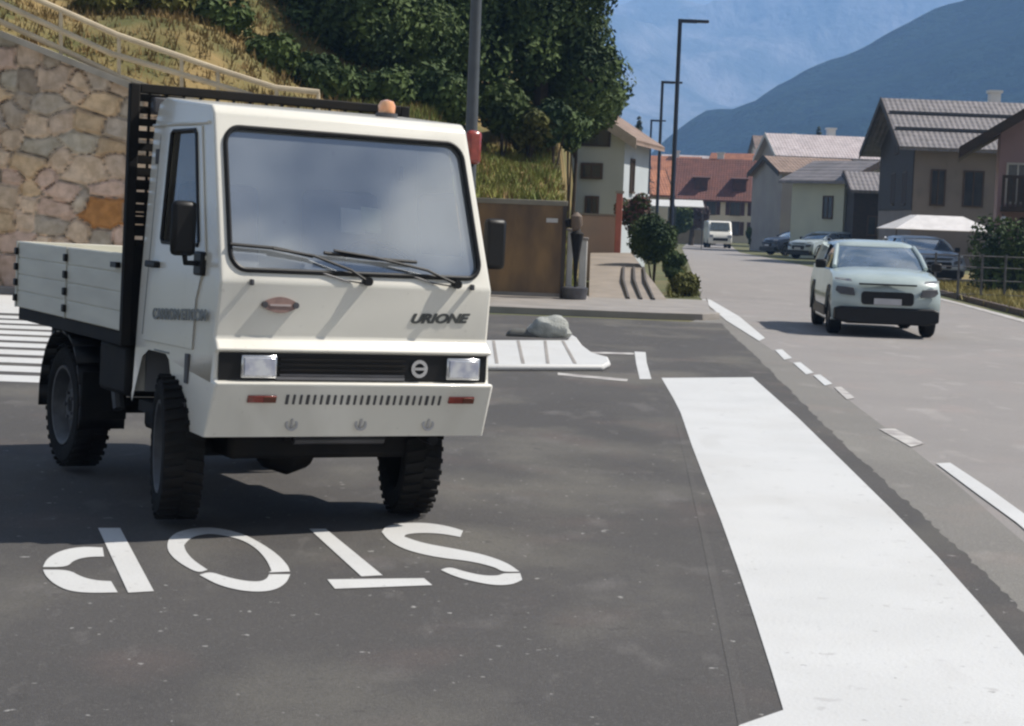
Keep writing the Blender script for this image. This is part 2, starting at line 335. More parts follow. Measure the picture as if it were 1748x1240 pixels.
# ------------------------------------------------------------------ terrain: bank behind the wall
WY = 33.0
def wall_top(x):
    pts = [(-16, 6.6), (-8.9, 4.35), (-6.85, 3.62), (-4.2, 2.62), (-3.3, 2.5), (-1.5, 2.15), (3, 2.05)]
    return float(np.interp(x, [p[0] for p in pts], [p[1] for p in pts]))
def sm01(t): t = max(0, min(1, t)); return t*t*(3-2*t)
def hill_h(x, y):
    d = y - WY - .3 - 3.7*sm01((x+2.0)/1.1)
    if d < 0: return -.4
    lf = 1 - sm01((x+7)/6); k1 = .22 + .20*lf; k2 = .12 + .16*lf
    base = wall_top(x) - .12 + (0 if d < 1.0 else (d-1.0)*k1 if d < 7 else 6*k1+(d-7)*k2)
    base += (.25*math.sin(x*1.1+y*.4) + .2*math.sin(x*.5-y*.9))*sm01(d/4)
    e = .85 + (y-37)*.04
    return base*(1 - sm01((x-e+.5)/.9)) - .4*sm01((x-e+.5)/.9)
xs = np.concatenate([np.arange(-30, -2, .5), np.arange(-2, 4.01, .25)]); ys = np.concatenate([np.arange(WY+.35, 42, .25), np.arange(42, 90, 1.2)])
mb = MB(); vs = [(x, y, hill_h(x, y)+random.uniform(-.05,.05)) for y in ys for x in xs]; nx = len(xs)
mb.add(vs, [(j*nx+i, j*nx+i+1, (j+1)*nx+i+1, (j+1)*nx+i) for j in range(len(ys)-1) for i in range(nx-1)])
struct(mb.build('hillside', M['hill'], smooth=True))
# stone wall with individually bulging stones (one mesh, masonry is surface pattern)
def stone_wall():
    x0, x1 = -16.0, -1.3; st = .045
    gx = np.arange(x0, x1, st); gz = np.arange(0, 1.0001, 1/110.)
    rng = np.random.default_rng(5)
    cs = []
    z = .2
    row = 0
    while z < 7:
        h = rng.uniform(.24, .46); x = x0 - rng.uniform(0, .5)
        while x < x1+.5:
            w = rng.uniform(.26, .7); cs.append((x+w/2, z+h/2+rng.uniform(-.15,.15), h, w)); x += w
        z += h; row += 1
    cs = np.array(cs)
    pal = [(.78,.64,.49),(.70,.58,.46),(.56,.50,.42),(.84,.69,.52),(.56,.53,.44),(.72,.56,.46),(.74,.58,.38),(.48,.42,.34),(.66,.60,.50)]
    ccol = [pal[rng.integers(len(pal))] for _ in cs]
    orange = P(158, 372, WY)
    k = np.argmin((cs[:,0]-orange.x)**2 + (cs[:,1]-orange.z)**2); ccol[k] = (.68,.34,.11); cs[k,2] = .62; cs[k,3] = .8
    vs = []; cols = []; nz = len(gz)
    tops = [wall_top(x) for x in gx]
    for x, top in zip(gx, tops):
        zz = gz*(top-.0)
        for zv in zz:
            dx = (cs[:,0]-x)/cs[:,3]; dz = (cs[:,1]-zv)/cs[:,2]
            d = np.abs(dx)**2.4 + np.abs(dz)**2.4
            i, j = np.argpartition(d, 1)[:2]
            if d[i] > d[j]: i, j = j, i
            e = (d[j]**.417 - d[i]**.417)
            bul = min(1, e/.22)
            vs.append((x, WY - .09*bul**.5*(1.2+.35*math.sin(i*7.7)+.25*math.sin(x*9+i)*math.cos(zv*11+i)) + zv*.02, zv))
            c = ccol[i]; q = .75+.5*((math.sin(i*12.9)*43758.5) % 1)*.6
            cols.append((c[0]*q*1.04, c[1]*q*.97, c[2]*q*.92, 1) if e > .035 else (.46,.39,.31,1))
    fs = [(a*nz+b, (a+1)*nz+b, (a+1)*nz+b+1, a*nz+b+1) for a in range(len(gx)-1) for b in range(nz-1)]
    mb = MB(); mb.add(vs, fs)
    root = empty('stone_wall', (0, 0, 0), 'tall retaining wall of rough brown and grey stones under the sloping rail fence', 'wall')
    o = mb.build('masonry', mat('stone', (1,1,1), (.72,.7,.66), rough=.9, scale=7, bump=.6, vcol=True), root)
    ca = o.data.color_attributes.new('Col', 'FLOAT_COLOR', 'POINT')
    ca.data.foreach_set('color', [c for q in cols for c in q])
    cp = MB()
    xx = list(np.arange(x0, x1, 1.0))+[x1]
    for a, b in zip(xx[:-1], xx[1:]):
        za, zb = wall_top(a), wall_top(b)
        cp.add([(a, WY-.16, za), (b, WY-.16, zb), (b, WY+.45, zb), (a, WY+.45, za), (a, WY-.16, za+.11), (b, WY-.16, zb+.11), (b, WY+.45, zb+.11), (a, WY+.45, za+.11)], [(3,2,1,0),(4,5,6,7),(0,1,5,4),(1,2,6,5),(2,3,7,6),(3,0,4,7)])
    cp.build('coping', mat('coping', (.45,.40,.33), (.34,.30,.24), scale=3, bump=.3), root)
    return root
stone_wall()
# fence along the wall top
fr = empty('rail_fence', (0, WY+.2, 0), 'sloping fence with three pale rails on top of the stone wall', 'fence')
def fl(px, py): p = P(px, py, WY+.2); return Vector((p.x, 0, p.z))
rails = [[(-60,-62),(65,0),(200,60),(370,118),(470,150),(545,158)], [(-60,-22),(0,5),(190,92),(370,145),(472,176)], [(-60,10),(25,48),(100,82),(205,132),(300,165),(400,190)]]
for r in rails:
    MB().tube([fl(*q) for q in r], .05, 8).build('rail', M['wood'], fr, smooth=True)
for (x, yt, yb) in ((-20,-44,85),(104,15,122),(203,58,158),(310,96,190),(372,118,212),(472,150,225),(543,158,225)):
    MB().tube([fl(x, yt), fl(x, yb)], .035, 8).build('post', M['wood'], fr, smooth=True)

# ------------------------------------------------------------------ foliage
def leaves(lobes, n, size, flat=1.0, rng=RNG, inner=.55):
    lobes = np.array(lobes, float); w = lobes[:,3]**2; w /= w.sum()
    idx = rng.choice(len(lobes), n, p=w); L = lobes[idx]
    d = rng.normal(size=(n,3)); d /= np.linalg.norm(d, axis=1)[:,None]
    rad = L[:,3]*(inner+(1.06-inner)*rng.random(n)**.6)
    c = L[:,:3] + d*rad[:,None]*np.array([1,1,flat])
    nrm = d + rng.normal(size=(n,3))*.6; nrm /= np.linalg.norm(nrm, axis=1)[:,None]
    t = np.cross(nrm, rng.normal(size=(n,3))); t /= np.linalg.norm(t, axis=1)[:,None]; b = np.cross(nrm, t)
    s = size*(.6+.8*rng.random(n))[:,None]
    V = np.stack([c+t*s, c+b*s*.55+nrm*s*.15, c-t*s, c-b*s*.55+nrm*s*.15], 1).reshape(-1,3)
    return V.tolist(), [(4*i, 4*i+1, 4*i+2, 4*i+3) for i in range(n)]
def crown_lobes(c, rx, ry, rz, k, lr, rng=RNG):
    out = []
    for i in range(k):
        d = rng.normal(size=3); d /= np.linalg.norm(d); q = rng.random()**.45*.8
        out.append((c[0]+d[0]*rx*q, c[1]+d[1]*ry*q, c[2]+d[2]*rz*q, lr*rng.uniform(.6,1.15)))
    return out
def tree(base, c, rx, rz, k, lr, n, size, leaf, label, cat='tree', group=None, name='broadleaf_tree', trunk=.22):
    r = empty(name, base, label, cat, group); cc = Vector(c)-Vector(base)
    lob = crown_lobes(cc, rx, rx*.8, rz, k, lr)
    mb = MB(); v, f = leaves(lob, int(n*2.4), size); mb.add(v, f); mb.build('crown', leaf, r)
    t = MB(); t.tube([(0,0,-.3),(.05,0,cc.z*.5),(cc.x*.6,cc.y*.6,cc.z)], [trunk, trunk*.75, trunk*.35], 8)
    for l in lob[:7]: t.tube([(cc.x*.3, cc.y*.3, cc.z*.55), ((cc.x*.3+l[0])/2, (cc.y*.3+l[1])/2, (cc.z*.6+l[2])/2+.2), l[:3]], [trunk*.45, trunk*.3, .03], 6)
    t.build('trunk', M['bark'], r, smooth=True); return r
def tp(px, py, Y, rx, rz, lbl, k=16, n=7000, size=.08, leaf='leaf_dark', lr=None, name='broadleaf_tree', trunk=.22):
    c = P(px, py, Y); base = (c.x, c.y, hill_h(c.x, c.y))
    return tree(base, c, rx, rz, k, lr or rx*.5, n, size, M[leaf], lbl, group='trees on the bank', name=name, trunk=trunk)
tp(925, 40, 47, 2.3, 3.0, 'dark leafy tree at the right edge of the wooded bank, nearest the sky', k=22, n=11000)
tp(985, 150, 49, 1.3, 1.5, 'small dark tree just above the roof of the pale blue house', k=12, n=5000, trunk=.06)
tp(760, 30, 46, 2.3, 2.9, 'large dark tree straight behind the tall grey pole', k=22, n=11000)
tp(610, 60, 44, 1.9, 2.2, 'dark tree above the roof beacon of the truck', k=18, n=9000)
tp(470, 30, 45, 2.1, 2.4, 'green tree above the lower end of the rail fence', k=18, n=9000, leaf='leaf_mid')
tp(330, -60, 47, 2.0, 2.4, 'olive green tree above the middle of the rail fence', k=16, n=8000, leaf='leaf_olive')
tp(560, -80, 52, 2.6, 2.4, 'dark tree farthest back, its crown leaving the top of the picture', k=16, n=7000)
tp(860, -150, 52, 2.6, 2.6, 'tallest dark tree of the bank, crown above the top of the picture', k=16, n=7000)
tp(120, -130, 50, 2.4, 2.4, 'olive tree high on the bank at the far left', k=14, n=6000, leaf='leaf_olive')
def bush(px, py, Y, r, flat, lbl, leaf, n=2500, size=.09, base=None, name='bush', group='bushes on the bank', k=8):
    c = P(px, py, Y); z0 = base if base is not None else hill_h(c.x, c.y)
    ro = empty(name, (c.x, c.y, z0), lbl, 'bush', group); dz = c.z - z0
    lob = [(q[0], q[1], max(q[2], r*.2), q[3]) for q in crown_lobes((0,0,dz), r*.75, r*.7, r*flat*.75, k, r*.5)]
    mb = MB(); v, f = leaves(lob, n, size, inner=.5); mb.add(v, f); mb.build('foliage', M[leaf], ro)
    t = MB()
    for q in lob[:5]: t.tube([(0,0,-.1), (q[0]*.4, q[1]*.4, q[2]*.5), q[:3]], [.03,.02,.01], 6)
    t.build('stem', M['bark'], ro); return ro
bush(270, 60, 38.5, .8, .7, 'yellow green bush behind the fence, left of the cab', 'leaf_olive')
bush(370, 75, 39, .8, .8, 'mid green bush behind the fence above the cab roof corner', 'leaf_mid')
bush(180, 22, 38, .7, .5, 'low olive bush behind the upper fence rails', 'leaf_olive')
bush(455, 110, 39, .8, .8, 'green bush just above the lower end of the fence', 'leaf_mid')
bush(560, 150, 39.5, .9, .8, 'dark bush beyond the end of the fence', 'leaf_dark')
bush(660, 160, 40, .9, .9, 'dark bush behind the orange roof beacon', 'leaf_dark')
bush(745, 175, 40, .9, .9, 'dark bush left of the tall grey pole', 'leaf_dark')
bush(860, 190, 44, .9, .7, 'mid green bush at the top of the grassy slope', 'leaf_mid')
bush(950, 205, 44, .7, .7, 'dark bush at the foot of the tree beside the pale house', 'leaf_dark')
bush(976, 232, 45, .6, .8, 'dark bush hanging over the corner of the grassy slope', 'leaf_dark')
bush(905, 215, 44, .8, .5, 'olive bush along the top of the grassy slope', 'leaf_olive')
# dry grass / weeds on the bank (uncountable)
def grass(name, pts, size, m, label, n_per=5):
    mb = MB(); vs = []; fs = []
    for (x, y, z) in pts:
        for _ in range(n_per):
            a = random.uniform(0, 2*PI); h = size*random.uniform(.5,1.3); w = size*.10; lx, ly = random.uniform(-.5,.5)*h, random.uniform(-.5,.5)*h
            px, py = x+random.uniform(-.1,.1), y+random.uniform(-.1,.1); i = len(vs)
            vs += [(px-w*math.cos(a), py-w*math.sin(a), z), (px+w*math.cos(a), py+w*math.sin(a), z), (px+lx, py+ly, z+h)]; fs.append((i, i+1, i+2))
    mb.add(vs, fs); o = mb.build(name, m); return tag(o, label, 'grass', kind='stuff')
pts = [(x, y, hill_h(x, y)-.03) for x, y in zip(RNG.uniform(-12, 3, 5200), RNG.uniform(WY+.5, 46, 5200))]
grass('dry_grass', pts[:5200], .2, M['leaf_gold'], 'dry golden grass covering the bank above the wall')
grass('green_grass', [(x, y, hill_h(x, y)-.03) for x, y in zip(RNG.uniform(-3.5, 1.6, 5200), RNG.uniform(WY+2, 45, 5200))], .19, mat('slope_green', (.27,.27,.06), (.13,.17,.035), scale=1.1, rough=.8), 'yellow green grass on the slope above the brown panel')

# ------------------------------------------------------------------ brown panel, white pillars, totem
Yp = 36.4
a, b = P(800, 336, Yp), P(968, 341, Yp); zt = (a.z+b.z)/2
pr = empty('panel_gate', (a.x, Yp, .11), 'brown metal panel gate in a grey frame behind the cab', 'gate'); wd = b.x-a.x; hh = zt-.13
MB().bb((.05,0,.09), (wd-.06,.04,hh-.1)).build('panel', mat('brown_panel', (.26,.155,.06), (.075,.045,.025), rough=.35, scale=1.6, bump=.15, lo=.3, hi=.7, stretch=(1.4,1,.5)), pr)
MB().bb((-.05,-.03,hh-.1), (wd+.02,.07,hh)).build('top_rail', mat('frame_grey', (.25,.23,.18), scale=4), pr, bevel=.01)
MB().bb((0,-.03,.02), (wd-.04,.07,.09)).build('bottom_rail', M['concrete'], pr)
for x in (0, wd-.07): MB().bb((x,-.04,0), (x+.08,.08,hh-.1)).build('post', mat('gate_post', (.07,.055,.045)), pr)
MB().bb((wd-.38,-.035,hh-.42), (wd-.16,-.02,hh-.34)).build('plate', M['paint'], pr)
for (x0, x1, yt, lbl) in ((969,979,395,'narrow white pillar beside the brown gate'),(990,1003,410,'wider white pillar beside the concrete ramp')):
    p, q = P(x0, yt, 36.6), P(x1, yt, 36.6)
    e = empty('gate_pillar', ((p.x+q.x)/2, 36.6, .11), lbl, 'pillar', 'white pillars by the ramp')
    MB().box((0,0,(p.z-.11)/2), (q.x-p.x, .2, p.z-.11)).build('shaft', mat('white_render', (.62,.61,.57), scale=3), e, bevel=.015)
    MB().box((0,0,p.z-.11+.03), (q.x-p.x+.04, .24, .05)).build('cap', M['concrete'], e, bevel=.01)
p = P(985, 400, 36.2); e = empty('carved_totem', (p.x, 36.2, .11), 'dark tapering wooden figure post standing between white pillars', 'totem')
MB().lathe([(.2,.02),(.7,.05),(1.0,.09),(1.25,.13),(1.32,.05)], (0,0,0), 'z', 10).build('shaft', M['darksteel'], e, smooth=True)
MB().lathe([(1.30,.06),(1.42,.12),(1.58,.11),(1.66,.02)], (-.02,0,0), 'z', 10).build('head', mat('totem_tan', (.15,.11,.08), scale=5), e, smooth=True)
MB().lathe([(0,.0),(0,.22),(.22,.26),(.24,.2),(.2,0)], (0,0,0), 'z', 14).build('pot', M['gunmetal'], e, smooth=True)
MB().lathe([(1.35,.0),(1.38,.06),(1.5,.07),(1.55,0)], (-.17,0,0), 'z', 8).build('bracket', M['darksteel'], e, smooth=True)
# ramp with low walls
ra = [P(1005, 513, 37.3), P(1140, 513, 37.3)]
re_ = empty('concrete_ramp', (ra[0].x, 37.3, 0), 'pale concrete ramp rising beside the white pillars', 'ramp')
x0, x1 = 0, ra[1].x-ra[0].x
t0, t1 = P(1008, 432, 50)-re_.location, P(1078, 432, 50)-re_.location
MB().add([(x0,0,.10),(x1,0,.10),(t1.x,t1.y,t1.z),(t0.x,t0.y,t0.z),(x0,0,-.1),(x1,0,-.1),(t1.x,t1.y,-.1),(t0.x,t0.y,-.1)], [(0,1,2,3),(7,6,5,4),(0,4,5,1),(1,5,6,2),(2,6,7,3),(3,7,4,0)]).build('slab', mat('ramp_concrete', (.32,.27,.225), (.25,.215,.18), scale=1.5, bump=.3), re_)
for s in (.50,.66,.82):
    a = Vector((x1*s, -.01, .12)); b = Vector((t0.x+(t1.x-t0.x)*(.3+.7*s), t1.y*.6, t1.z*.68)); b.x = x0+(x1*s)*.95+.35
    MB().tube([a, a.lerp(b, .5)+Vector((-.06,0,.03)), b], .035, 6).build('shadow_line', mat('shadow_dark', (.09,.08,.075)), re_)  # dark tubes draw railing shadows onto the ramp slab
pw = empty('ramp_wall', (P(1030,400,51).x, 51, 0), 'low pinkish wall at the top of the concrete ramp', 'wall')
MB().bb((-.6,0,0), (.42,.25,1.75)).build('face', mat('pink_render', (.46,.34,.29), (.4,.31,.27), scale=2), pw, bevel=.02)
MB().bb((-.66,-.03,1.75), (.48,.28,1.8)).build('coping', M['concrete'], pw)
ob = empty('red_column', (P(1055,400,50.5).x, 50.5, 0), 'narrow red and pink post next to the red flowers', 'post')
MB().bb((-.08,-.08,0), (.08,.08,2.35)).build('shaft', mat('red_paint', (.50,.16,.12), scale=4), ob, bevel=.01)
MB().bb((-.11,-.11,2.35), (.11,.11,2.42)).build('cap', M['concrete'], ob)
# shrubs at the ramp
bush(1118, 414, 46, .66, 1.25, 'rounded dark green clipped shrub at the foot of the nearest street lamp', 'leaf_dark', n=11000, size=.045, base=0, group='garden shrubs by the ramp', k=26)
bush(1152, 455, 44.5, .35, 1.2, 'upright dark shrub below the nearest street lamp', 'leaf_dark', n=2200, size=.05, base=0, group='garden shrubs by the ramp')
bush(1168, 486, 42.5, .42, .5, 'low olive shrub at the kerb of the road', 'leaf_olive', n=2400, size=.05, base=0, group='garden shrubs by the ramp')
fb = empty('flower_bush', (P(1082,380,52).x, 52, 0), 'bush covered in dark red flowers beside the ramp', 'bush', 'garden shrubs by the ramp')
z = P(1082, 365, 52).z; lob = crown_lobes((0,0,z), .38, .3, .55, 9, .28)
v, f = leaves(lob, 2200, .05); MB().add(v, f).build('foliage', M['leaf_dark'], fb)
v, f = leaves(lob, 1300, .05, inner=.95); MB().add(v, f).build('flowers', mat('red_flowers', (.16,.06,.05), (.07,.035,.03), scale=5), fb)
MB().tube([(0,0,0),(0,0,z)], .05, 6).build('stem', M['bark'], fb)
gp = [G(x, y) for x, y in [(1141,508),(1192,508),(1196,500),(1176,470),(1160,440),(1146,440)]]
struct(sheet('verge', gp, mat('verge_green', (.16,.16,.06), (.09,.10,.03), scale=4, bump=.5), .0))
grass('verge_grass', [(p.x, p.y, 0) for p in [gp[0].lerp(gp[1], random.random()).lerp(gp[4].lerp(gp[5], random.random()), random.random()) for _ in range(700)]], .16, M['leaf_olive'], 'short grass on the verge under the nearest lamp')

# ------------------------------------------------------------------ street lamps
def lamp(loc, H, arm, label, m=M['post'], r=.075, group='street lamps along the road'):
    e = empty('street_lamp', loc, label, 'street lamp', group)
    MB().tube([(0,0,0),(0,0,H*.5),(0,0,H)], [r, r*.9, r*.8], 12).build('pole', m, e, smooth=True)
    MB().box((0,0,.15), (.22,.22,.3)).build('base', m, e, bevel=.02)
    if arm:
        MB().bb((-.06,-.055,H-.02), (.5,.055,H+.09)).build('arm', m, e, bevel=.01)
        MB().bb((.5,-.12,H-.0), (arm,.12,H+.08)).build('lamp_head', m, e, bevel=.015)
    return e
for px, py, Y, H, lbl in ((1150.5,472,57,None,'nearest and tallest street lamp of the row, on the verge'),(1127,445,82,None,'second street lamp of the row, just left of the nearest'),(1111,430,113,None,'third street lamp of the row'),(1103,420,150,None,'farthest street lamp of the row')):
    yt = {57:38,82:142,113:207,150:245}[Y]; xt = {57:1161,82:1131,113:1112,150:1105}[Y]
    t = P(xt, yt, Y); lamp((t.x, Y, 0), t.z, .85, lbl)
t = P(815, -60, 24); lamp((t.x, 24, 0), t.z, 0, 'tall grey pole rising behind the right side of the cab', m=M['postgrey'], r=.085, group=None)

# ------------------------------------------------------------------ houses
def house(name, label, loc, yaw, w, d, hw, rise, over, wm, rm, wins=(), axis='x', soff=None, lines=0, chim=(), balc=(), th=.16):
    """axis x: ridge runs along the front; y: gable to the front. front = local -y"""
    e = empty(name, loc, label, 'house', 'houses of the village', yaw)
    if axis == 'x': prof = [(-d/2, hw), (0, hw+rise), (d/2, hw)]
    else: prof = [(-w/2, hw), (0, hw+rise), (w/2, hw)]
    mb = MB()
    if axis == 'x': mb.prism([[Vector((-w/2, -d/2, -.5)), Vector((-w/2, d/2, -.5)), Vector((-w/2, d/2, hw)), Vector((-w/2, 0, hw+rise)), Vector((-w/2, -d/2, hw))]], (w, 0, 0))
    else: mb.prism([[Vector((-w/2, -d/2, -.5)), Vector((w/2, -d/2, -.5)), Vector((w/2, -d/2, hw)), Vector((0, -d/2, hw+rise)), Vector((-w/2, -d/2, hw))]], (0, d, 0))
    mb.build('wall', wm, e)
    half = (d if axis == 'x' else w)/2; ln = (w if axis == 'x' else d)/2+over; sl = rise/half; rf = MB()
    for s in (-1, 1):
        a0, z0, a1, z1 = 0, hw+rise+.03, s*(half+over), hw-over*sl+.03
        pts = [(-ln, a0, z0), (ln, a0, z0), (ln, a1, z1), (-ln, a1, z1)]
        if axis == 'y': pts = [(y, x, z) for x, y, z in pts]
        vs = pts + [(x, y, z+th) for x, y, z in pts]
        rf.add(vs, [(0,1,2,3),(7,6,5,4),(0,4,5,1),(1,5,6,2),(2,6,7,3),(3,7,4,0)])
    ro = rf.build('roof', rm, e)
    for k in range(lines):
        t = (k+1)/(lines+1); zz = hw+rise+.03+th+.05 - t*(rise+over*sl); MB().bb((-ln+.1, -t*(half+over)-.05, zz-.03), (ln-.1, -t*(half+over)+.05, zz+.09)).build('snow_guard', M['gunmetal'], ro)
    if soff:
        # barge boards on the front gable or the left gable end
        if axis == 'y':
            for s in (-1, 1):
                MB().add([(0,-ln-.03,hw+rise+.24),(s*(half+over),-ln-.03,hw-over*sl+.24),(s*(half+over),-ln-.03,hw-over*sl-.12),(0,-ln-.03,hw+rise-.12),(0,-ln,hw+rise+.24),(s*(half+over),-ln,hw-over*sl+.24),(s*(half+over),-ln,hw-over*sl-.12),(0,-ln,hw+rise-.12)],[(0,1,2,3),(7,6,5,4),(0,4,5,1),(1,5,6,2),(2,6,7,3),(3,7,4,0)]).build('barge_board', soff, ro)
        else:
            for s in (-1, 1):
                for q in (-1, 1):
                    x = q*ln
                    MB().add([(x,0,hw+rise+.24),(x,s*(half+over),hw-over*sl+.24),(x,s*(half+over),hw-over*sl-.1),(x,0,hw+rise-.1),(x+q*.04,0,hw+rise+.24),(x+q*.04,s*(half+over),hw-over*sl+.24),(x+q*.04,s*(half+over),hw-over*sl-.1),(x+q*.04,0,hw+rise-.1)],[(0,1,2,3),(7,6,5,4),(0,4,5,1),(1,5,6,2),(2,6,7,3),(3,7,4,0)]).build('barge_board', soff, ro)
    for (cx, cy, s) in chim:
        c = MB().bb((cx-s/2, cy-s/2, hw+rise*.3), (cx+s/2, cy+s/2, hw+rise+.7)).bb((cx-s*.65, cy-s*.65, hw+rise+.7), (cx+s*.65, cy+s*.65, hw+rise+.82)).build('chimney', M['white_wall'], ro)
    for win in wins:
        face, u, z, ww, wh = win[:5]; fm = M['frame_w'] if len(win) < 6 else win[5]
        def T(x, y, zz):
            if face == 'F': return (u+x, -d/2-y, z+zz)
            if face == 'L': return (-w/2-y, u+x, z+zz)
            return (w/2+y, u+x, z+zz)
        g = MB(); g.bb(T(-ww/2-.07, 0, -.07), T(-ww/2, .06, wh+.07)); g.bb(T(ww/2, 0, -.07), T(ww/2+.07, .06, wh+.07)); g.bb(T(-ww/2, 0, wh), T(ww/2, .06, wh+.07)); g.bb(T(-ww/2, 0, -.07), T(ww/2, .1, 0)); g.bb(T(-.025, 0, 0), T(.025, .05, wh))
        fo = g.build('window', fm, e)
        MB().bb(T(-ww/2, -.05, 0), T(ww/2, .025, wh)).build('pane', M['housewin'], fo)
        if len(win) > 6:
            for q in (-1, 1): MB().bb(T(q*(ww*.75+.08)-ww*.23, 0, -.04), T(q*(ww*.75+.08)+ww*.23, .045, wh+.04)).build('shutter', win[6], fo)
    for (x0, x1, z0, dep, m) in balc:
        bo_ = MB().bb((x0, -d/2-dep, z0-.15), (x1, -d/2, z0)).build('balcony', m, e)
        rl = MB(); rl.bb((x0, -d/2-dep, z0+.9), (x1, -d/2-dep+.06, z0+1.0))
        n = int((x1-x0)/.16)
        for i in range(n+1): x = x0+(x1-x0-.03)*i/n; rl.bb((x, -d/2-dep+.01, z0), (x+.09, -d/2-dep+.04, z0+.9))
        rl.build('railing', m, bo_)
    return e
M['white_wall'] = mat('white_wall', (.78,.77,.73), (.68,.67,.64), scale=.8)
M['frame_w'] = mat('window_frame', (.55,.53,.5), scale=3)
M['frame_b'] = mat('window_frame_brown', (.09,.055,.035), scale=3)
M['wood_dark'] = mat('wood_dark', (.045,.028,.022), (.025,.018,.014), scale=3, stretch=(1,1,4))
M['wood_red'] = mat('wood_red', (.09,.03,.022), (.05,.02,.018), scale=3)
M['roof_grey'] = mat('roof_grey', (.21,.19,.195), (.16,.15,.155), rough=.7, scale=1.5, bump=.4, bscale=6)
M['roof_red'] = mat('roof_red', (.17,.062,.045), (.115,.045,.035), rough=.85, scale=1.2, bump=.6, bscale=5)
M['roof_orange'] = mat('roof_orange', (.42,.17,.09), (.3,.12,.07), rough=.85, scale=1.2, bump=.6, bscale=5)
M['roof_brown'] = mat('roof_brown', (.27,.19,.15), (.2,.14,.11), rough=.85, scale=1.5, bump=.5)
M['roof_pink'] = mat('roof_pale_pink', (.48,.42,.42), (.40,.34,.34), rough=.8, scale=1.5)
M['taupe'] = mat('taupe_wall', (.27,.225,.205), (.22,.185,.17), scale=.7)
M['pinkwall'] = mat('pink_wall', (.36,.25,.265), (.32,.22,.235), scale=.7)
M['greenwall'] = mat('pale_green_wall', (.56,.57,.45), (.49,.50,.41), scale=.7)
M['greywall'] = mat('grey_wall', (.36,.32,.29), (.31,.27,.25), scale=.7)
M['cream'] = mat('cream_wall', (.74,.64,.48), (.64,.56,.43), scale=.7)
def rows(m, scale, amt):
    t = m.node_tree; b = t.nodes['Principled BSDF']; co = t.nodes.new('ShaderNodeTexCoord'); w = t.nodes.new('ShaderNodeTexWave'); w.bands_direction = 'Z'
    w.inputs['Scale'].default_value = scale; w.inputs['Distortion'].default_value = .6; t.links.new(co.outputs['Object'], w.inputs['Vector'])
    w2 = t.nodes.new('ShaderNodeTexWave'); w2.bands_direction = 'X'; w2.inputs['Scale'].default_value = scale*.8; w2.inputs['Distortion'].default_value = .8; t.links.new(co.outputs['Object'], w2.inputs['Vector'])
    a = t.nodes.new('ShaderNodeMath'); a.operation = 'ADD'; t.links.new(w.outputs['Fac'], a.inputs[0]); t.links.new(w2.outputs['Fac'], a.inputs[1])
    bp = t.nodes.new('ShaderNodeBump'); bp.inputs['Strength'].default_value = amt; bp.inputs['Distance'].default_value = .05; t.links.new(a.outputs[0], bp.inputs['Height']); t.links.new(bp.outputs[0], b.inputs['Normal'])
for k_ in ('roof_grey','roof_red','roof_orange','roof_brown','roof_pink'):
    rows(M[k_], 1.6, .45); c_ = M[k_].node_tree.nodes['Color Ramp'].color_ramp.elements[1].color[:3]
    add_layers(M[k_], [(tuple(x*.55 for x in c_), 1.1, .5, .7, .5, (1,1,1)), (tuple(min(1,x*1.5) for x in c_), 3, .58, .7, .45, (1,1,1))])
for k_ in ('cream','white_wall','greenwall','greywall','taupe','pinkwall'):
    c_ = M[k_].node_tree.nodes['Color Ramp'].color_ramp.elements[1].color[:3]
    add_layers(M[k_], [(tuple(x*.7 for x in c_), .6, .5, .75, .4, (1,1,.35)), (tuple(x*.6 for x in c_), 3, .62, .72, .3, (1,1,.4))])
# chalet with the long grey roof
c = P(1535, 257, 85); ep = c.z; rz_ = P(1505, 166, 89.5).z
cl = c.x + .9; w = 14.0; d = 8.0
hw = ep + .45
house('chalet', 'large chalet with long grey three-band roof and dark timber gable', (cl+w/2, 85+.9+d/2, 0), 0, w, d, hw, rz_-hw-.2, .9, M['taupe'], M['roof_grey'],
      wins=[('F',-5.9,2.9,.55,1.5,M['frame_b']),('F',-4.3,2.9,.8,1.5,M['frame_b']),('F',-1.5,2.9,.8,1.5,M['frame_b']),('L',-2.2,2.9,.7,1.4,M['frame_b']),('L',.4,2.9,.7,1.4,M['frame_b']),('L',0,5.3,.7,.9,M['frame_b'])], soff=M['wood_dark'], lines=2, chim=[(-2.3,1.2,.5)])
CH_ = bpy.data.objects['chalet']; mbg = MB(); mbg.prism([[Vector((-w/2-.04,-d/2+.02,2.6)), Vector((-w/2-.04,d/2-.02,2.6)), Vector((-w/2-.04,d/2-.02,hw)), Vector((-w/2-.04,0,rz_-.25)), Vector((-w/2-.04,-d/2+.02,hw))]], (.03,0,0)); mbg.build('gable_cladding', M['wood_dark'], CH_)
# pink house at the right edge
c = P(1668, 262, 60); w = 11.0
house('pink_house', 'pink rendered house with dark wooden balcony cut by the right edge', (21.5, 63.2, 0), math.radians(-13), w, 5, 5.0, 3.6, 1.3, M['pinkwall'], M['wood_dark'],
      wins=[('F',-4.9,2.72,.6,1.2,M['frame_w']),('F',-2.2,-.05,5.0,2.2,M['wood_dark'])], axis='y', soff=M['wood_dark'], balc=[(-5.4,5.4,2.55,1.2,M['wood_dark'])])  # wide dark lower opening is added as painted shade below the balcony
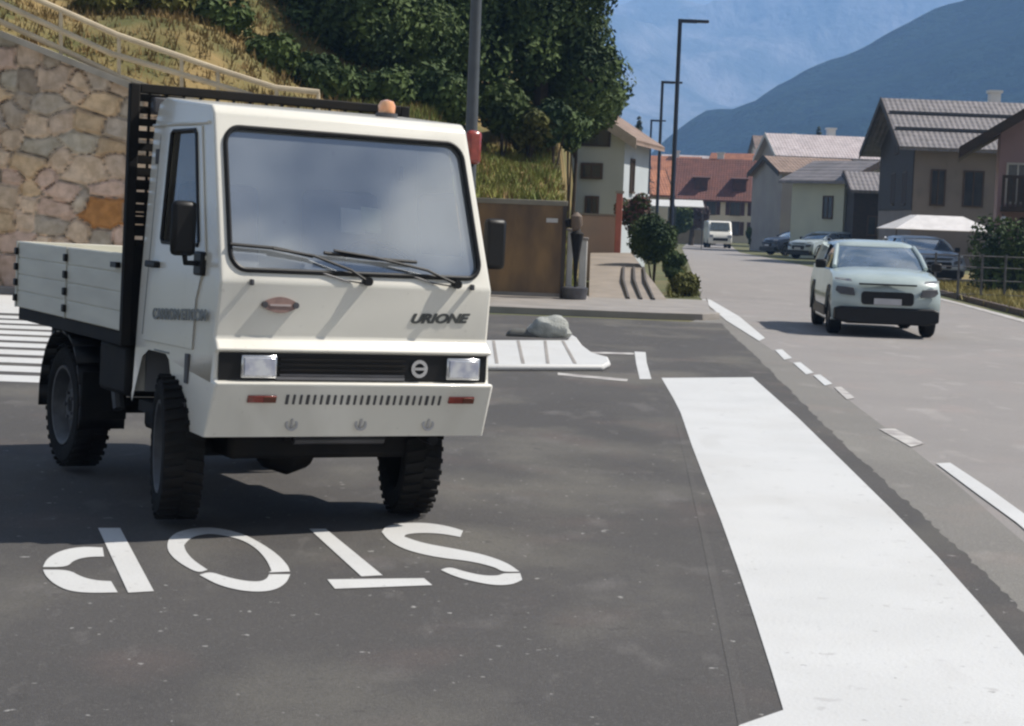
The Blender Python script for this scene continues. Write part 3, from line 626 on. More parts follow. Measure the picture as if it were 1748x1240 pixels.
# green-white house
house('pale_green_house', 'pale green rendered house with grey roof left of the chalet', (P(1440,400,104).x, 104, 0), math.radians(38), 4.4, 3.8, 4.2, .95, .55, M['greenwall'], M['roof_grey'],
      wins=[('F',-.6,2.2,.8,1.0,M['frame_w']),('F',1.3,2.3,.4,1.0,M['frame_w']),('L',-.8,2.2,.6,1.1,M['frame_b']),('F',-.9,.4,1.0,1.0,M['frame_b'])], axis='y', soff=M['wood_dark'], balc=[])
house('brown_annex', 'small brown annex with grey roof between green house and chalet', (P(1488,400,100).x, 101, 0), 0, 2.4, 4, 3.6, .9, .25, M['wood_dark'], M['roof_grey'], wins=[('F',0,1.4,.8,.9,M['frame_b'])], soff=M['wood_dark'])
house('grey_house', 'tall grey rendered house with brown balcony left of the pale green one', (P(1372,400,122).x, 122, 0), math.radians(8), 5.2, 7, 4.9, 1.0, .3, M['greywall'], M['roof_brown'],
      wins=[('F',-.6,2.0,.6,1.2,M['frame_b']),('F',1.2,2.0,.7,1.3,M['frame_b'])], soff=M['wood_dark'], balc=[(.2,2.4,1.9,.8,M['wood_red'])])
house('pink_roof_house', 'house with pale pink roof showing above the grey house', (P(1392,300,150).x, 150, 0), math.radians(4), 7.5, 8, 7.0, 1.7, .4, M['greywall'], M['roof_pink'], wins=[('F',-2,5.2,.8,1.1,M['frame_b']),('F',1,5.2,.8,1.1,M['frame_b'])], chim=[(1.2,.6,.6)], soff=M['frame_w'])
house('red_roof_house', 'large cream house with dark red tiled roof at the end of the road', (P(1237,400,175).x, 178, 0), math.radians(-8), 8.4, 9, 4.0, 3.5, .5, M['cream'], M['roof_red'],
      wins=[('F',x,z,.8,1.15,M['frame_b'],M['wood_red']) for x in (-3,-.9,1.3,3.3) for z in (.7,2.5)], chim=[(-.4,.5,.6)], soff=M['wood_dark'])
rh = [o for o in bpy.data.objects if o.name.startswith('red_roof_house')][0]; rr_ = [c for c in rh.children if c.name.startswith('roof')][0]
for dx_, dz_ in ((-1.9,5.0),(1.6,5.0)):
    MB().bb((dx_-.6,-3.9,dz_-.3), (dx_+.6,-1.9,dz_+.75)).add([(dx_-.8,-4.1,dz_+.72),(dx_+.8,-4.1,dz_+.72),(dx_+.8,-1.6,dz_+.95),(dx_-.8,-1.6,dz_+.95),(dx_-.8,-4.1,dz_+.82),(dx_+.8,-4.1,dz_+.82),(dx_+.8,-1.6,dz_+1.05),(dx_-.8,-1.6,dz_+1.05)], [(0,1,2,3),(7,6,5,4),(0,4,5,1),(1,5,6,2),(2,6,7,3),(3,7,4,0)]).build('dormer', M['wood_red'], rr_)
house('orange_roof_house', 'house with orange tiled roof just right of the red roofed one', (P(1283,400,195).x, 196, 0), math.radians(30), 6, 7, 5.2, 2.3, .5, M['cream'], M['roof_orange'], wins=[('F',-1.4,3,.8,1.2,M['frame_b']),('F',1.4,3,.8,1.2,M['frame_b']),('L',0,3,.8,1.2,M['frame_b'])], soff=M['wood_dark'])
house('orange_roof_house', 'orange roofed house seen between the lamp posts', (P(1128,400,215).x, 216, 0), math.radians(-5), 7.6, 8, 5.9, 3.0, .5, M['cream'], M['roof_orange'], wins=[('F',x,3.6,.9,1.2,M['frame_b']) for x in (-2.2,0,2.2)], soff=M['wood_dark'], chim=[(1.5,0,.6)])
house('orange_roof_house', 'small orange roofed house between the pale blue house and the farthest lamp', (P(1078,400,160).x, 160, 0), math.radians(10), 4.6, 6, 3.9, 1.9, .4, M['cream'], M['roof_orange'], wins=[('F',0,2,.8,1.1,M['frame_b'])], soff=M['wood_dark'])
house('village_house', 'distant house with pale pink roof above the red roofs', (P(1200,400,260).x, 262, 0), 0, 11, 8, 8.1, 2.6, .5, M['cream'], M['roof_pink'], wins=[('F',-2,6.6,1,1.2,M['frame_b'])], soff=M['wood_dark'])
# pale blue house on the left
c = P(1052, 250, 62)
house('pale_blue_house', 'pale blue rendered house with brown gable roof under the dark trees', (2.64, 63.7, 0), math.radians(-14), 2.6, 4.5, 4.3, .8, .45, mat('pale_blue_wall', (.50,.54,.56), (.44,.48,.5), scale=.7), M['roof_brown'],
      wins=[('F',.25,3.0,.58,.38,M['frame_b']),('F',.35,4.05,.8,.45,M['wood_dark']),('F',.3,1.7,.32,.62,M['frame_b']),('R',-.9,2.6,.5,1.0,M['frame_b'])], axis='y', soff=mat('barge_pale', (.42,.36,.31)))
for (px, Y, w_, hw_2, rs_, yw, wl, rf_, lb) in (
    (1165,190,4.5,3.9,2.0,-14,'cream','roof_brown','small cream house with brown roof just right of the nearest lamp'),
    (1186,240,6,6.2,2.4,20,'white_wall','roof_red','white house with small red roof behind the purple tree'),
    (1262,235,7,7.6,2.6,-20,'cream','roof_orange','cream house with orange roof peeking over the right end of the dark red roof'),
    (1318,210,6,5.4,2.2,15,'white_wall','roof_brown','white house with brown roof behind the grey one'),
    (1330,300,9,12.5,3.0,5,'cream','roof_brown','farthest cream house, its brown roof highest of the village'),
    (1105,260,7,6.6,2.6,12,'cream','roof_orange','cream house with orange roof left of the second lamp'),
    (1062,190,4,5.2,2.2,-10,'white_wall','roof_red','narrow white house beside the pale blue one')):
    house('village_house', lb, (P(px,400,Y).x, Y, 0), math.radians(yw), w_, 7, hw_2, rs_, .5, M[wl], M[rf_], wins=[('F',x,z,.8,1.15,M['frame_b']) for x in (-w_*.25, w_*.25) for z in (hw_2-1.9, hw_2-4.4) if z > 0]+[('L',0,hw_2-1.9,.8,1.15,M['frame_b'])], soff=M['wood_dark'], axis='xy'[int(px) % 2], chim=[(w_*.2,.8,.5)])
e = empty('roadside_wall', (P(1215,420,150).x, 150, 0), 'low ochre garden wall left of the distant van', 'wall')
MB().bb((-3,0,0), (.3,.3,1.1)).build('face', mat('ochre_wall', (.36,.27,.17), scale=2), e); MB().bb((-3.05,-.04,1.1), (.35,.34,1.2)).build('coping', M['concrete'], e)
# conifers
def conifer(px, yt, Y, lbl):
    t = P(px, yt, Y); e = empty('conifer', (t.x, Y, 0), lbl, 'tree', 'conifers beyond the houses'); H = t.z
    MB().tube([(0,0,0),(0,0,H)], [.16,.02], 6).build('trunk', M['bark'], e)
    vs = []; fs = []
    for i in range(1400):
        q = random.random()**.7; z = H*(.15+.85*(1-q)); r = (.15+.26*H*q*.9)*random.uniform(.4,1); a = random.uniform(0, 2*PI); x, y = r*math.cos(a), r*math.sin(a); k = len(vs); s = .2
        vs += [(x*.3, y*.3, z+.12), (x+s*math.sin(a)*.6, y-s*math.cos(a)*.6, z-.15*r), (x-s*math.sin(a)*.6, y+s*math.cos(a)*.6, z-.15*r)]; fs.append((k, k+1, k+2))
    MB().add(vs, fs).build('crown', M['conifer'], e)
conifer(1091, 200, 130, 'slim dark conifer right of the pale blue house')
conifer(1398, 215, 170, 'dark conifer behind the pink roofed house')
conifer(1414, 232, 175, 'shorter dark conifer right behind the pink roofed house')
tree((P(1150,400,120).x,120,0), P(1156,372,120), .9, .9, 10, .6, 2600, .12, M['leaf_dark'], 'dark round tree in front of the red roofed house, right of the lamps')
tree((P(1292,400,125).x,125,0), P(1296,402,125), .7, .6, 8, .45, 1800, .1, M['leaf_mid'], 'small green tree in front of the grey house')
tree((P(1180,400,140).x,140,0), P(1182,368,140), 1.1, .9, 10, .7, 2600, .14, mat('leaf_purple', (.09,.05,.05), (.05,.03,.03), scale=1.2), 'dark purple leaved tree in front of the red roofed house')

for (px, py, Y, w_, lb) in ((1122,347,120,1.6,'white awning strip between the second and third lamps'),(1176,348,118,1.8,'white awning strip right of the nearest lamp'),(1093,338,110,1.1,'small white awning above the red flowers')):
    p = P(px, py, Y); aw = empty('awning', (p.x, Y, 0), lb, 'awning', 'awnings along the street')
    MB().box((0,0,p.z), (w_,1.2,.06), rx=.35).build('canvas', M['paint'], aw)
    for x in (-w_/2+.05, w_/2-.05): MB().tube([(x,-.4,0),(x,-.4,p.z-.2)], .03, 6).build('post', M['gunmetal'], aw)
# ------------------------------------------------------------------ right-hand side: canopy, hedge, fence, verge
Yc = 72; a, b = P(1526, 391, Yc), P(1700, 396, Yc); cw = b.x-a.x
ce = empty('canopy', ((a.x+b.x)/2, Yc+1.6, 0), 'white fabric gazebo canopy in front of the chalet', 'canopy')
ztop = P(1600, 368, Yc).z; zed = (a.z+b.z)/2
mb = MB(); hx, hy = cw/2, 1.9; ix, iy = hx*.45, hy*.35
mb.add([(-hx,-hy,zed),(hx,-hy,zed),(hx,hy,zed),(-hx,hy,zed),(-ix,-iy,ztop),(ix,-iy,ztop),(ix,iy,ztop),(-ix,iy,ztop)], [(0,1,5,4),(1,2,6,5),(2,3,7,6),(3,0,4,7),(4,5,6,7)])
mb.build('canvas', mat('canvas', (.72,.70,.70), scale=3), ce, solid=.02)
for x in (-hx+.05, hx-.05):
    for y in (-hy+.05, hy-.05): MB().tube([(x,y,0),(x,y,zed)], .03, 8).build('leg', M['gunmetal'], ce)
he = empty('hedge', (P(1690,400,52).x, 52, 0), 'tall dark hedge at the right behind the mesh fence', 'hedge')
vs = []; fs = []
zt = P(1700, 388, 52).z; x0 = P(1652,400,52).x-he.location.x; lob = [(x0+.6+i*.45, random.uniform(-.2,.3), z, .55) for i in range(16) for z in np.arange(.4, zt-.2, .4)]
v, f = leaves(lob, 15000, .075, inner=.6); MB().add(v, f).build('foliage', M['leaf_dark'], he)
MB().bb((x0+.7,-.1,0), (x0+7.5,.4,zt-.5)).build('core', M['conifer'], he)
fe = empty('mesh_fence', (P(1560,400,47).x, 47, 0), 'low dark mesh fence with thin posts along the right verge', 'fence')
fw = P(1800,400,47).x - fe.location.x
for i in range(7): x = fw*i/6; MB().tube([(x,0,0),(x,0,1.15)], .03, 6).build('post', M['gunmetal'], fe)
for z in (.15,.5,.82,1.1): MB().tube([(0,0,z),(fw,0,z)], .014, 5).build('wire', M['gunmetal'], fe)
vp = [G(x, y) for x, y in [(1400,452),(1560,492),(1640,512),(1748,540),(1900,580)]]
vq = [(vp[-1].x+9, vp[-1].y+2), (vp[-1].x+12, 56), (vp[0].x+3, 84)]
struct(sheet('right_verge', [(p.x, p.y) for p in vp]+vq, mat('dry_verge', (.34,.27,.11), (.15,.12,.05), scale=2.5, bump=.6), -.0))
kb = MB()
for p, q in zip(vp[:-1], vp[1:]):
    d_ = (q-p).normalized(); nrm = Vector((-d_.y, d_.x, 0))*.14
    if nrm.x < 0: nrm = -nrm
    kb.prism([[p-Vector((0,0,.02)), q-Vector((0,0,.02)), q+nrm-Vector((0,0,.02)), p+nrm-Vector((0,0,.02))]], (0,0,.13))
tag(kb.build('verge_kerb', mat('kerb_brown', (.12,.08,.06), (.07,.05,.04), scale=3)), 'dark brown kerb edging the dry verge at the right', 'kerb')
g2 = []
for _ in range(1900):
    t = random.random(); i = min(3, int(t*4)); p = vp[i].lerp(vp[i+1], random.random()); g2.append((p.x+random.uniform(.2,2.4), p.y+random.uniform(.2,3.5), 0))
grass('verge_weeds', g2, .2, mat('weed_gold', (.42,.34,.11), (.2,.19,.06), scale=1.5), 'dry yellow weeds along the right verge')
tag(sheet('shoulder_line', [G(1560,501),G(1640,521),G(1748,551),G(1900,592),G(1900,586),G(1748,546),G(1640,518),G(1560,498)], M['worn'], .004), 'thin pale line along the right edge of the road', 'road marking')
le = empty('wall_lamp', P(1714, 376, 58.5), 'small round white lamp under the wooden balcony', 'lamp')
le.location = P(1714, 376, 60.5)
MB().lathe([(-.12,0),(-.1,.09),(0,.13),(.1,.09),(.12,0)], (0,0,0), 'z', 12).build('globe', M['paint'], le, smooth=True)
MB().tube([(0,0,.1),(0,.3,.2)], .02, 6).build('bracket', M['darksteel'], le)

# ------------------------------------------------------------------ cars
def car(name, label, loc, yaw, body, W_=1.73, L=4.0, sz=1.0, detailed=True, group=None, cat='car', H=1.47):
    e = empty(name, loc, label, cat, group, yaw); e.scale = (1, 1, sz)
    R = .315; hw = W_/2
    def arch(cy, r=.37, n=9): return [(cy - r*math.cos(PI*i/n), .22+ (r*math.sin(PI*i/n) if 0 < i < n else 0) + (.10*math.sin(PI*i/n))) for i in range(n+1)]
    out = [(.10,.24),(.0,.36),(-.02,.52),(.0,.66),(.05,.80),(.14,.90),(.32,.97),(.65,1.02),(1.05,1.06),(1.6,1.06),(2.4,1.07),(3.2,1.09),(3.75,1.10),(3.92,.98),(3.99,.72),(3.97,.42),(3.88,.24)]
    bot = list(reversed(arch(.72) + arch(3.2)))
    loop = out + bot; k = len(loop)
    ts = [-1,-.985,-.93,-.8,-.5,0,.5,.8,.93,.985,1]; vs = []
    for t in ts:
        a = abs(t)
        for (y, z) in loop:
            yy = y
            if y < .7: yy += (.20*a**3.5)*(1-y/.7)
            if y > 3.5: yy -= (.14*a**4)*((y-3.5)/.5)
            zz = z - (.05*a**5 if z > .75 else 0) - (.02*a**2 if z > .9 else 0)
            x = t*hw*(1-.05*max(0, z-.62)/.45 - .03*max(0, .5-z)/.3)
            if a > .99: zz -= .0
            vs.append((x, yy, zz))
    mb = MB(); n = len(ts)
    mb.add(vs, [(i*k+j, (i+1)*k+j, (i+1)*k+(j+1)%k, i*k+(j+1)%k) for i in range(n-1) for j in range(k)])
    for i in (0, n-1):
        l = [Vector(v) for v in vs[i*k:(i+1)*k]]; mb.add(l, [tuple(q) for q in tessellate_polygon([l])])
    bo = mb.build('body', body, e, smooth=True)
    # greenhouse
    lo_ = [(-hw*.90,1.10),(hw*.90,1.10)]
    def ring(z, y0, y1, x, r): return [Vector((px, py, z)) for px, py in rrect(-x, x, y0, y1, r, 4)]
    rg = [ring(1.0, 1.0, 3.80, hw*.90, .16), ring(1.2, 1.33, 3.70, hw*.85, .17), ring(H-.09, 1.78, 3.50, hw*.74, .18)]
    mb = MB(); m_ = len(rg[0]); mb.add([p for r in rg for p in r], [(a*m_+i, a*m_+(i+1)%m_, (a+1)*m_+(i+1)%m_, (a+1)*m_+i) for a in range(2) for i in range(m_)])
    mb.build('windows', M['carglass'], e, smooth=True)
    rr = [ring(H-.095, 1.76, 3.55, hw*.755, .19), ring(H-.05, 1.80, 3.52, hw*.72, .2), ring(H-.01, 2.0, 3.35, hw*.58, .2), ring(H+.01, 2.3, 3.1, hw*.3, .15)]
    mb = MB(); mb.add([p for r in rr for p in r], [(a*m_+i, a*m_+(i+1)%m_, (a+1)*m_+(i+1)%m_, (a+1)*m_+i) for a in range(3) for i in range(m_)] + [tuple(range(3*m_, 4*m_)), tuple(range(m_))[::-1]])
    mb.build('roof', body, e, smooth=True)
    for s in (-1, 1):
        MB().tube([(s*hw*.86,1.08,1.05),(s*hw*.80,1.42,1.24),(s*hw*.735,1.82,H-.09)], .035, 8).build('pillar', body, e, smooth=True)
        MB().tube([(s*hw*.885,2.45,1.06),(s*hw*.76,2.5,H-.09)], .03, 6).build('pillar', M['black'], e)
        MB().tube([(s*hw*.86,3.74,1.08),(s*hw*.75,3.52,H-.09)], .06, 8).build('pillar', body, e, smooth=True)
        mi = MB().box((s*(hw+.08),1.28,1.08), (.17,.09,.14)).build('mirror', M['black'], e, bevel=.03)
        # headlights: slim strip and lower lamp
        MB().prism([[Vector((s*.55,.055,.845)), Vector((s*.80,.19,.86)), Vector((s*.80,.19,.90)), Vector((s*.57,.06,.885))]], (0,-.03,0)).build('running_light', M['lens'], e)
        MB().prism([[Vector((s*.50,.005,.63)), Vector((s*.72,.075,.645)), Vector((s*.79,.13,.70)), Vector((s*.77,.13,.77)), Vector((s*.52,.02,.75))]], (0,-.04,0)).build('headlight', M['gunmetal'], e, bevel=.01)
        MB().box((s*.66,3.97,.85), (.25,.06,.22)).build('tail_light', M['red'], e, bevel=.02)
    MB().prism([[Vector((x, -.028, z)) for x, z in rrect(-.40,.40,.50,.70,.05,3)]], (0,.05,0)).build('grille', M['black'], e)
    MB().bb((-.44,-.015,.80), (.44,.05,.825)).build('bonnet_slot', M['black'], e)
    MB().prism([[Vector((x, -.045, z)) for x, z in [(-.80,.43),(-.7,.46),(.7,.46),(.80,.43),(.80,.25),(.6,.20),(-.6,.20),(-.80,.25)]]], (0,.35,0)).build('lower_bumper', M['black'], e, bevel=.03)
    MB().bb((-.21,-.065,.505), (.21,-.05,.60)).build('number_plate', mat('plate_white', (.5,.5,.52)), e)
    MB().bb((-hw*.97,.6,.20), (hw*.97,3.4,.34)).build('underbody', M['black'], e)
    for s in (-1, 1):
        MB().bb((s*hw*.985,1.15,.26), (s*(hw+.012),2.8,.42)).build('side_sill', M['black'], e, bevel=.01)
        for cy in (.72, 3.2):
            pts = [Vector((s*(hw+.004), cy-.42*math.cos(PI*i/10), .27+.50*math.sin(PI*i/10))) for i in range(11)]+[Vector((s*(hw+.004), cy+.36*math.cos(PI*i/10), .27+.44*math.sin(PI*i/10))) for i in range(11)]
            MB().prism([pts], (-s*.03,0,0)).build('arch_trim', M['black'], e)
            w_ = empty('wheel', (s*(hw-.11), cy, R), None, None); w_.parent = e
            MB().lathe([(-.1,.2),(-.1,R-.03),(-.07,R),(.07,R),(.1,R-.03),(.1,.2)], (0,0,0), 'x', 24, closed=True).build('tyre', M['rubber'], w_, smooth=True)
            MB().lathe([(s*.05,0),(s*.06,.06),(s*.07,.1),(s*.05,.17),(s*.095,.21)], (0,0,0), 'x', 20).build('rim', M['rim'], w_, smooth=True)
    # seats and wheel seen through the glass are hidden by dark reflective glass
    return e
M['carglass'] = mat('car_glass', (.06,.09,.12), (.16,.20,.25), rough=.05, scale=2, spec=1, coat=1)
M['carglass'].node_tree.nodes['Principled BSDF'].inputs['IOR'].default_value = 1.9
fc = G(1504, 574)
car('hatchback_car', 'pale grey white hatchback driving towards the viewer on the right lane', (fc.x, fc.y-.35, 0), math.radians(-3.5), M['carwhite'], W_=1.68)
q = P(1604, 440, 60); car('parked_car', 'silver estate car parked under the white canopy', (q.x, 60, 0), math.radians(6), M['carsilver'], W_=1.85, sz=1.02, group='parked cars')
q = P(1362, 430, 98); car('parked_car', 'pale blue car parked beside the pale green house', (q.x, 98, 0), math.radians(-50), mat('car_paleblue', (.45,.52,.55), coat=.6, rough=.3), group='parked cars')
q = P(1310, 420, 108); car('parked_car', 'dark blue car parked in front of the grey house', (q.x, 108, 0), math.radians(-65), mat('car_darkblue', (.03,.04,.07), coat=.6, rough=.3), group='parked cars')
# distant white van
vq_ = G(1229, 424); e = empty('white_van', (vq_.x, vq_.y, 0), 'small white van on the road at the far end of the street', 'van')
pf = [(.0,.3),(-.02,.7),(.1,.95),(.35,1.15),(.85,1.75),(1.1,1.85),(3.8,1.85),(3.85,.3)]
MB().prism([[Vector((-.8, y, z)) for y, z in pf]], (1.6,0,0)).build('body', M['white'], e, bevel=.08)
MB().add([(-.68,.36,1.19),(.68,.36,1.19),(.62,.80,1.72),(-.62,.80,1.72)], [(0,1,2,3)]).build('windscreen', M['dglass'], e).location = (0,-.03,.03)
MB().bb((-.5,-.06,.5), (.5,.02,.68)).build('grille', M['black'], e)
for s in (-1, 1):
    MB().bb((s*.76,-.03,.72), (s*.5,.08,.9)).build('headlight', M['lens'], e)
    for y in (.7, 3.1): MB().lathe([(-.1,0),(-.1,.31),(.1,.31),(.1,0)], (s*.7,y,.31), 'x', 16).build('wheel', M['rubber'], e)

# ------------------------------------------------------------------ truck
TX, TY, YAW, TILT = -1.0861, 10.059, .5038, .0175
U0 = Vector((math.cos(YAW), math.sin(YAW), 0)); V0 = Vector((-math.sin(YAW), math.cos(YAW), 0)); Z0 = Vector((0,0,1))
U2 = math.cos(TILT)*U0 - math.sin(TILT)*Z0; Z2 = math.cos(TILT)*Z0 + math.sin(TILT)*U0
TM = Matrix((( U2.x, V0.x, Z2.x), (U2.y, V0.y, Z2.y), (U2.z, V0.z, Z2.z)))
tr = empty('flatbed_truck', (TX, TY, .012), 'small white cab-over flatbed truck parked on the dark forecourt', 'truck')
tr.rotation_euler = TM.to_euler()
TI = TM.transposed()
def TL(px, py, p0, n):
    """pixel -> truck-local point on the plane through p0 with normal n (local)"""
    o = TI @ (Vector((0,0,CH)) - Vector((TX,TY,.012))); d = TI @ ray(px, py); n = Vector(n); t = (Vector(p0)-o).dot(n)/d.dot(n)
    return o + d*t
def hw_(z): return float(np.interp(z, [.45,.75,.93,1.27,2.12,2.2], [.775,.765,.755,.745,.705,.70]))
# profile
pF = [(-.545,.49),(-.655,.77),(-.60,.775),(-.60,.915),(-.635,.925),(-.575,.985),(-.61,1.262),(-.305,2.09),(-.26,2.125),(.46,2.185),(.56,2.16),(.62,2.02),(.64,1.2),(.64,.60)]
side = pF + [(.62,.545),(.50,.80),(.40,.845),(.12,.845),(.06,.82),(-.13,.50)]
cab = MB()
skip = {6}           # windscreen panel built separately
for i in range(len(pF)-1):
    if i in skip: continue
    (a0, a1), (b0, b1) = pF[i], pF[i+1]
    if i == 12:   # rear wall with window opening
        pass
    nseg = 1
    cab.add([(-hw_(a1),a0,a1),(hw_(a1),a0,a1),(hw_(b1),b0,b1),(-hw_(b1),b0,b1)], [(0,1,2,3)])
# windscreen panel with rounded opening
(a0,a1),(b0,b1) = pF[6], pF[7]
def WP(s, t, off=0):
    y = a0+(b0-a0)*t; z = a1+(b1-a1)*t; n = Vector((0, -(b1-a1), (b0-a0))).normalized()
    return Vector((s*hw_(z), y, z)) + n*off
hole = [((x), y) for x, y in rrect(-.925,.925,.06,.905,.085,7)]
def rr_aspect():
    out = []
    for cx, cy, A in ((.925-.11,.905-.10,0), (-.925+.11,.905-.10,PI/2), (-.925+.11,.06+.11,PI), (.925-.11,.06+.11,1.5*PI)):
        for i in range(8):
            w = A+PI/2*i/7; out.append((cx+.11*math.cos(w), cy+.105*math.sin(w)))
    return out
hole = rr_aspect()
cab.poly([[WP(-1,0),WP(1,0),WP(1,1),WP(-1,1)], [WP(s,t) for s,t in hole][::-1]])
win = [(.275,1.985),(.25,2.0),(-.09,2.0),(-.115,1.98),(-.285,1.44),(-.275,1.42),(.28,1.42),(.30,1.44)]
for s in (-1, 1):
    cab.poly([[Vector((s*hw_(z), y, z)) for y, z in side], [Vector((s*hw_(z), y, z)) for y, z in win][::-1]])
cabo = cab.build('cab', M['white'], tr)
import bmesh
bm = bmesh.new(); bm.from_mesh(cabo.data); bmesh.ops.remove_doubles(bm, verts=bm.verts, dist=.0008); bmesh.ops.recalc_face_normals(bm, faces=bm.faces); bm.to_mesh(cabo.data); bm.free()
q = cabo.modifiers.new('b', 'BEVEL'); q.width = .022; q.segments = 3; q.limit_method = 'ANGLE'; q.angle_limit = .35
q.harden_normals = False
for p in cabo.data.polygons: p.use_smooth = True
cabo.data.set_sharp_from_angle(angle=.9)
# roof gutter line
for s in (-1, 1):
    MB().tube([(s*(hw_(2.04)+.006),-.27,2.035),(s*(hw_(2.04)+.006),.60,2.035)], .010, 6).build('drip_rail', M['white'], tr)
# windscreen glass and rubber gasket
ws = MB().poly([[WP(s,t,-.012) for s,t in hole]]).build('windscreen', M['wglass'], tr)
pts = [WP(s,t,.004) for s,t in hole]; MB().tube(pts+[pts[0], pts[1]], .0135, 8, cap=False).build('gasket', M['black'], ws, smooth=True)
# doors (both sides): slightly proud panel with window and gasket
dr = [(-.30,.90),(-.30,1.15),(-.395,1.36),(-.17,2.02),(.40,2.03),(.46,1.98),(.50,.92),(.47,.89)]
wg = [(.255,1.965),(.235,1.98),(-.08,1.98),(-.10,1.962),(-.262,1.45),(-.25,1.44),(.26,1.44),(.278,1.455)]
for s in (-1, 1):
    d_ = MB().prism([[Vector((s*(hw_(z)+.009), y, z)) for y, z in dr], [Vector((s*(hw_(z)+.009), y, z)) for y, z in win][::-1]], (-s*.008,0,0)).build('door', M['white'], tr, bevel=.004)
    g = MB().poly([[Vector((s*(hw_(z)-.008), y, z)) for y, z in win]]).build('window', M['sglass'], d_)
    pts = [Vector((s*(hw_(z)+.010), y, z)) for y, z in win]; MB().tube(pts+[pts[0]], .011, 6, cap=False).build('gasket', M['black'], g)
    MB().box((s*(hw_(1.27)+.025), .375, 1.30), (.03,.17,.035)).build('door_handle', M['black'], d_, bevel=.008)
    MB().tube([(s*(hw_(.9)+.01),.5,.92),(s*(hw_(2)+.01),.455,1.98)], .002, 5).build('door_seam', M['gunmetal'], d_)
    MB().tube([(s*(hw_(.9)+.01),-.302,.90),(s*(hw_(1.15)+.01),-.302,1.15),(s*(hw_(1.36)+.01),-.397,1.36)], .0015, 5).build('door_seam', M['gunmetal'], d_)
    MB().box((s*(hw_(1.95)+.006), .50, 1.87), (.012,.055,.08)).build('cab_vent', M['gunmetal'], tr, bevel=.004)
    MB().box((s*(hw_(.85)+.008), -.24, .80), (.014,.05,.15)).build('grab_slot', M['gunmetal'], tr, bevel=.004)
    st = MB().prism([[Vector((s*.775,-.13,.50)), Vector((s*.775,-.27,.49)), Vector((s*.775,-.27,.63)), Vector((s*.775,-.10,.63))]], (s*.015,0,0)).build('step_plate', M['gunmetal'], tr)
# mirrors
for s in (-1, 1):
    m_ = MB().box((s*.83, -.02 if s < 0 else -.18, 1.50), (.13,.05,.27)).build('mirror', M['black'], tr, bevel=.03)
    if s < 0:
        m_.data.transform(Matrix.Translation((TL(313,390,(-.86,0,0),(1,0,0))-Vector((-.83,-.02,1.50)))))
        c_ = TL(313,390,(-.86,0,0),(1,0,0)); e_ = TL(341,450,(-.755,0,0),(1,0,0))
        MB().tube([c_+Vector((0,-.03,-.12)), Vector((-.83,e_.y,c_.z-.17)), e_], .014, 8).build('mirror_arm', M['black'], m_)
        MB().box(e_, (.03,.12,.12)).build('mirror_bracket', M['black'], m_, bevel=.01)
    else:
        c_ = Vector((.88,-.36,1.50)); m_.data.transform(Matrix.Translation(c_-Vector((.83,-.18,1.50))))
        MB().tube([c_+Vector((-.04,0,-.12)), Vector((.80,-.40,1.30)), Vector((.75,-.42,1.30))], .014, 8).build('mirror_arm', M['black'], m_)
# wipers
nW = Vector((0, -(b1-a1), (b0-a0)))
def ws_px(px, py, off): return TL(px, py, WP(0,0,off), nW)
for pts_b, pts_a in (([(393,417),(470,424),(534,438)], [(536,437),(600,462),(628,481)]), ([(553,432),(640,442),(711,448)], [(640,440),(730,462),(780,486)])):
    b_ = MB().tube([ws_px(x,y,.020) for x,y in pts_b], .010, 6).build('wiper', M['black'], tr)
    a_ = MB().tube([ws_px(pts_a[0][0]-70, pts_a[0][1]-12,.03)]+[ws_px(x,y,.03) for x,y in pts_a], .008, 6)
    a_.lathe([(-.02,0),(-.02,.022),(.02,.022),(.02,0)], ws_px(*pts_a[-1],.02), 'y', 12); a_.build('wiper_arm', M['black'], b_)
    MB().tube([ws_px(pts_a[-1][0]-78,pts_a[-1][1]-15,.012), ws_px(pts_a[-1][0]-40,pts_a[-1][1]-2,.012), ws_px(pts_a[-1][0]-8,pts_a[-1][1]+3,.012)], .004, 5).build('washer_hose', M['gunmetal'], b_)
for x, y in ((430,482),(806,491)): MB().box(ws_px(x,y,.012), (.018,.03,.03)).build('washer_nozzle', M['gunmetal'], tr, bevel=.005)
# front mask: black grille panel
def fp(px, py, v): return TL(px, py, (0,v,0), (0,1,0))
gm = MB().bb((-.735,-.612,.778), (.735,-.60,.914)).build('grille', M['black'], tr)
for i in range(4): MB().bb((-.42,-.622,.80+i*.026), (.26,-.612,.811+i*.026)).build('grille_bar', M['darksteel'] if i else M['gunmetal'], gm)
MB().bb((-.44,-.625,.783), (.26,-.612,.797)).build('trim_strip', mat('trim_grey', (.16,.16,.17)), gm)
for (x0_, x1_) in ((412,471),(763,817)):
    a, b = fp(x0_, 614, -.62), fp(x1_, 652, -.62); z0_, z1_ = .790, .902
    h_ = MB().bb((a.x,-.628,z0_), (b.x,-.60,z1_)).build('headlight', M['chrome'], tr, bevel=.006)
    MB().bb((a.x+.012,-.637,z0_+.012), (b.x-.012,-.627,z1_-.012)).build('lens', M['lens'], h_, bevel=.003)
c_ = fp(715, 633, -.62); ring_ = MB()
ring_.lathe([(-.006,.028),(-.006,.046),(.006,.046),(.006,.028)], (c_.x,-.622,.845), 'y', 28, closed=True); ring_.box((c_.x,-.626,.845), (.06,.008,.014))
eo = ring_.build('emblem', M['chrome'], gm, smooth=True); 
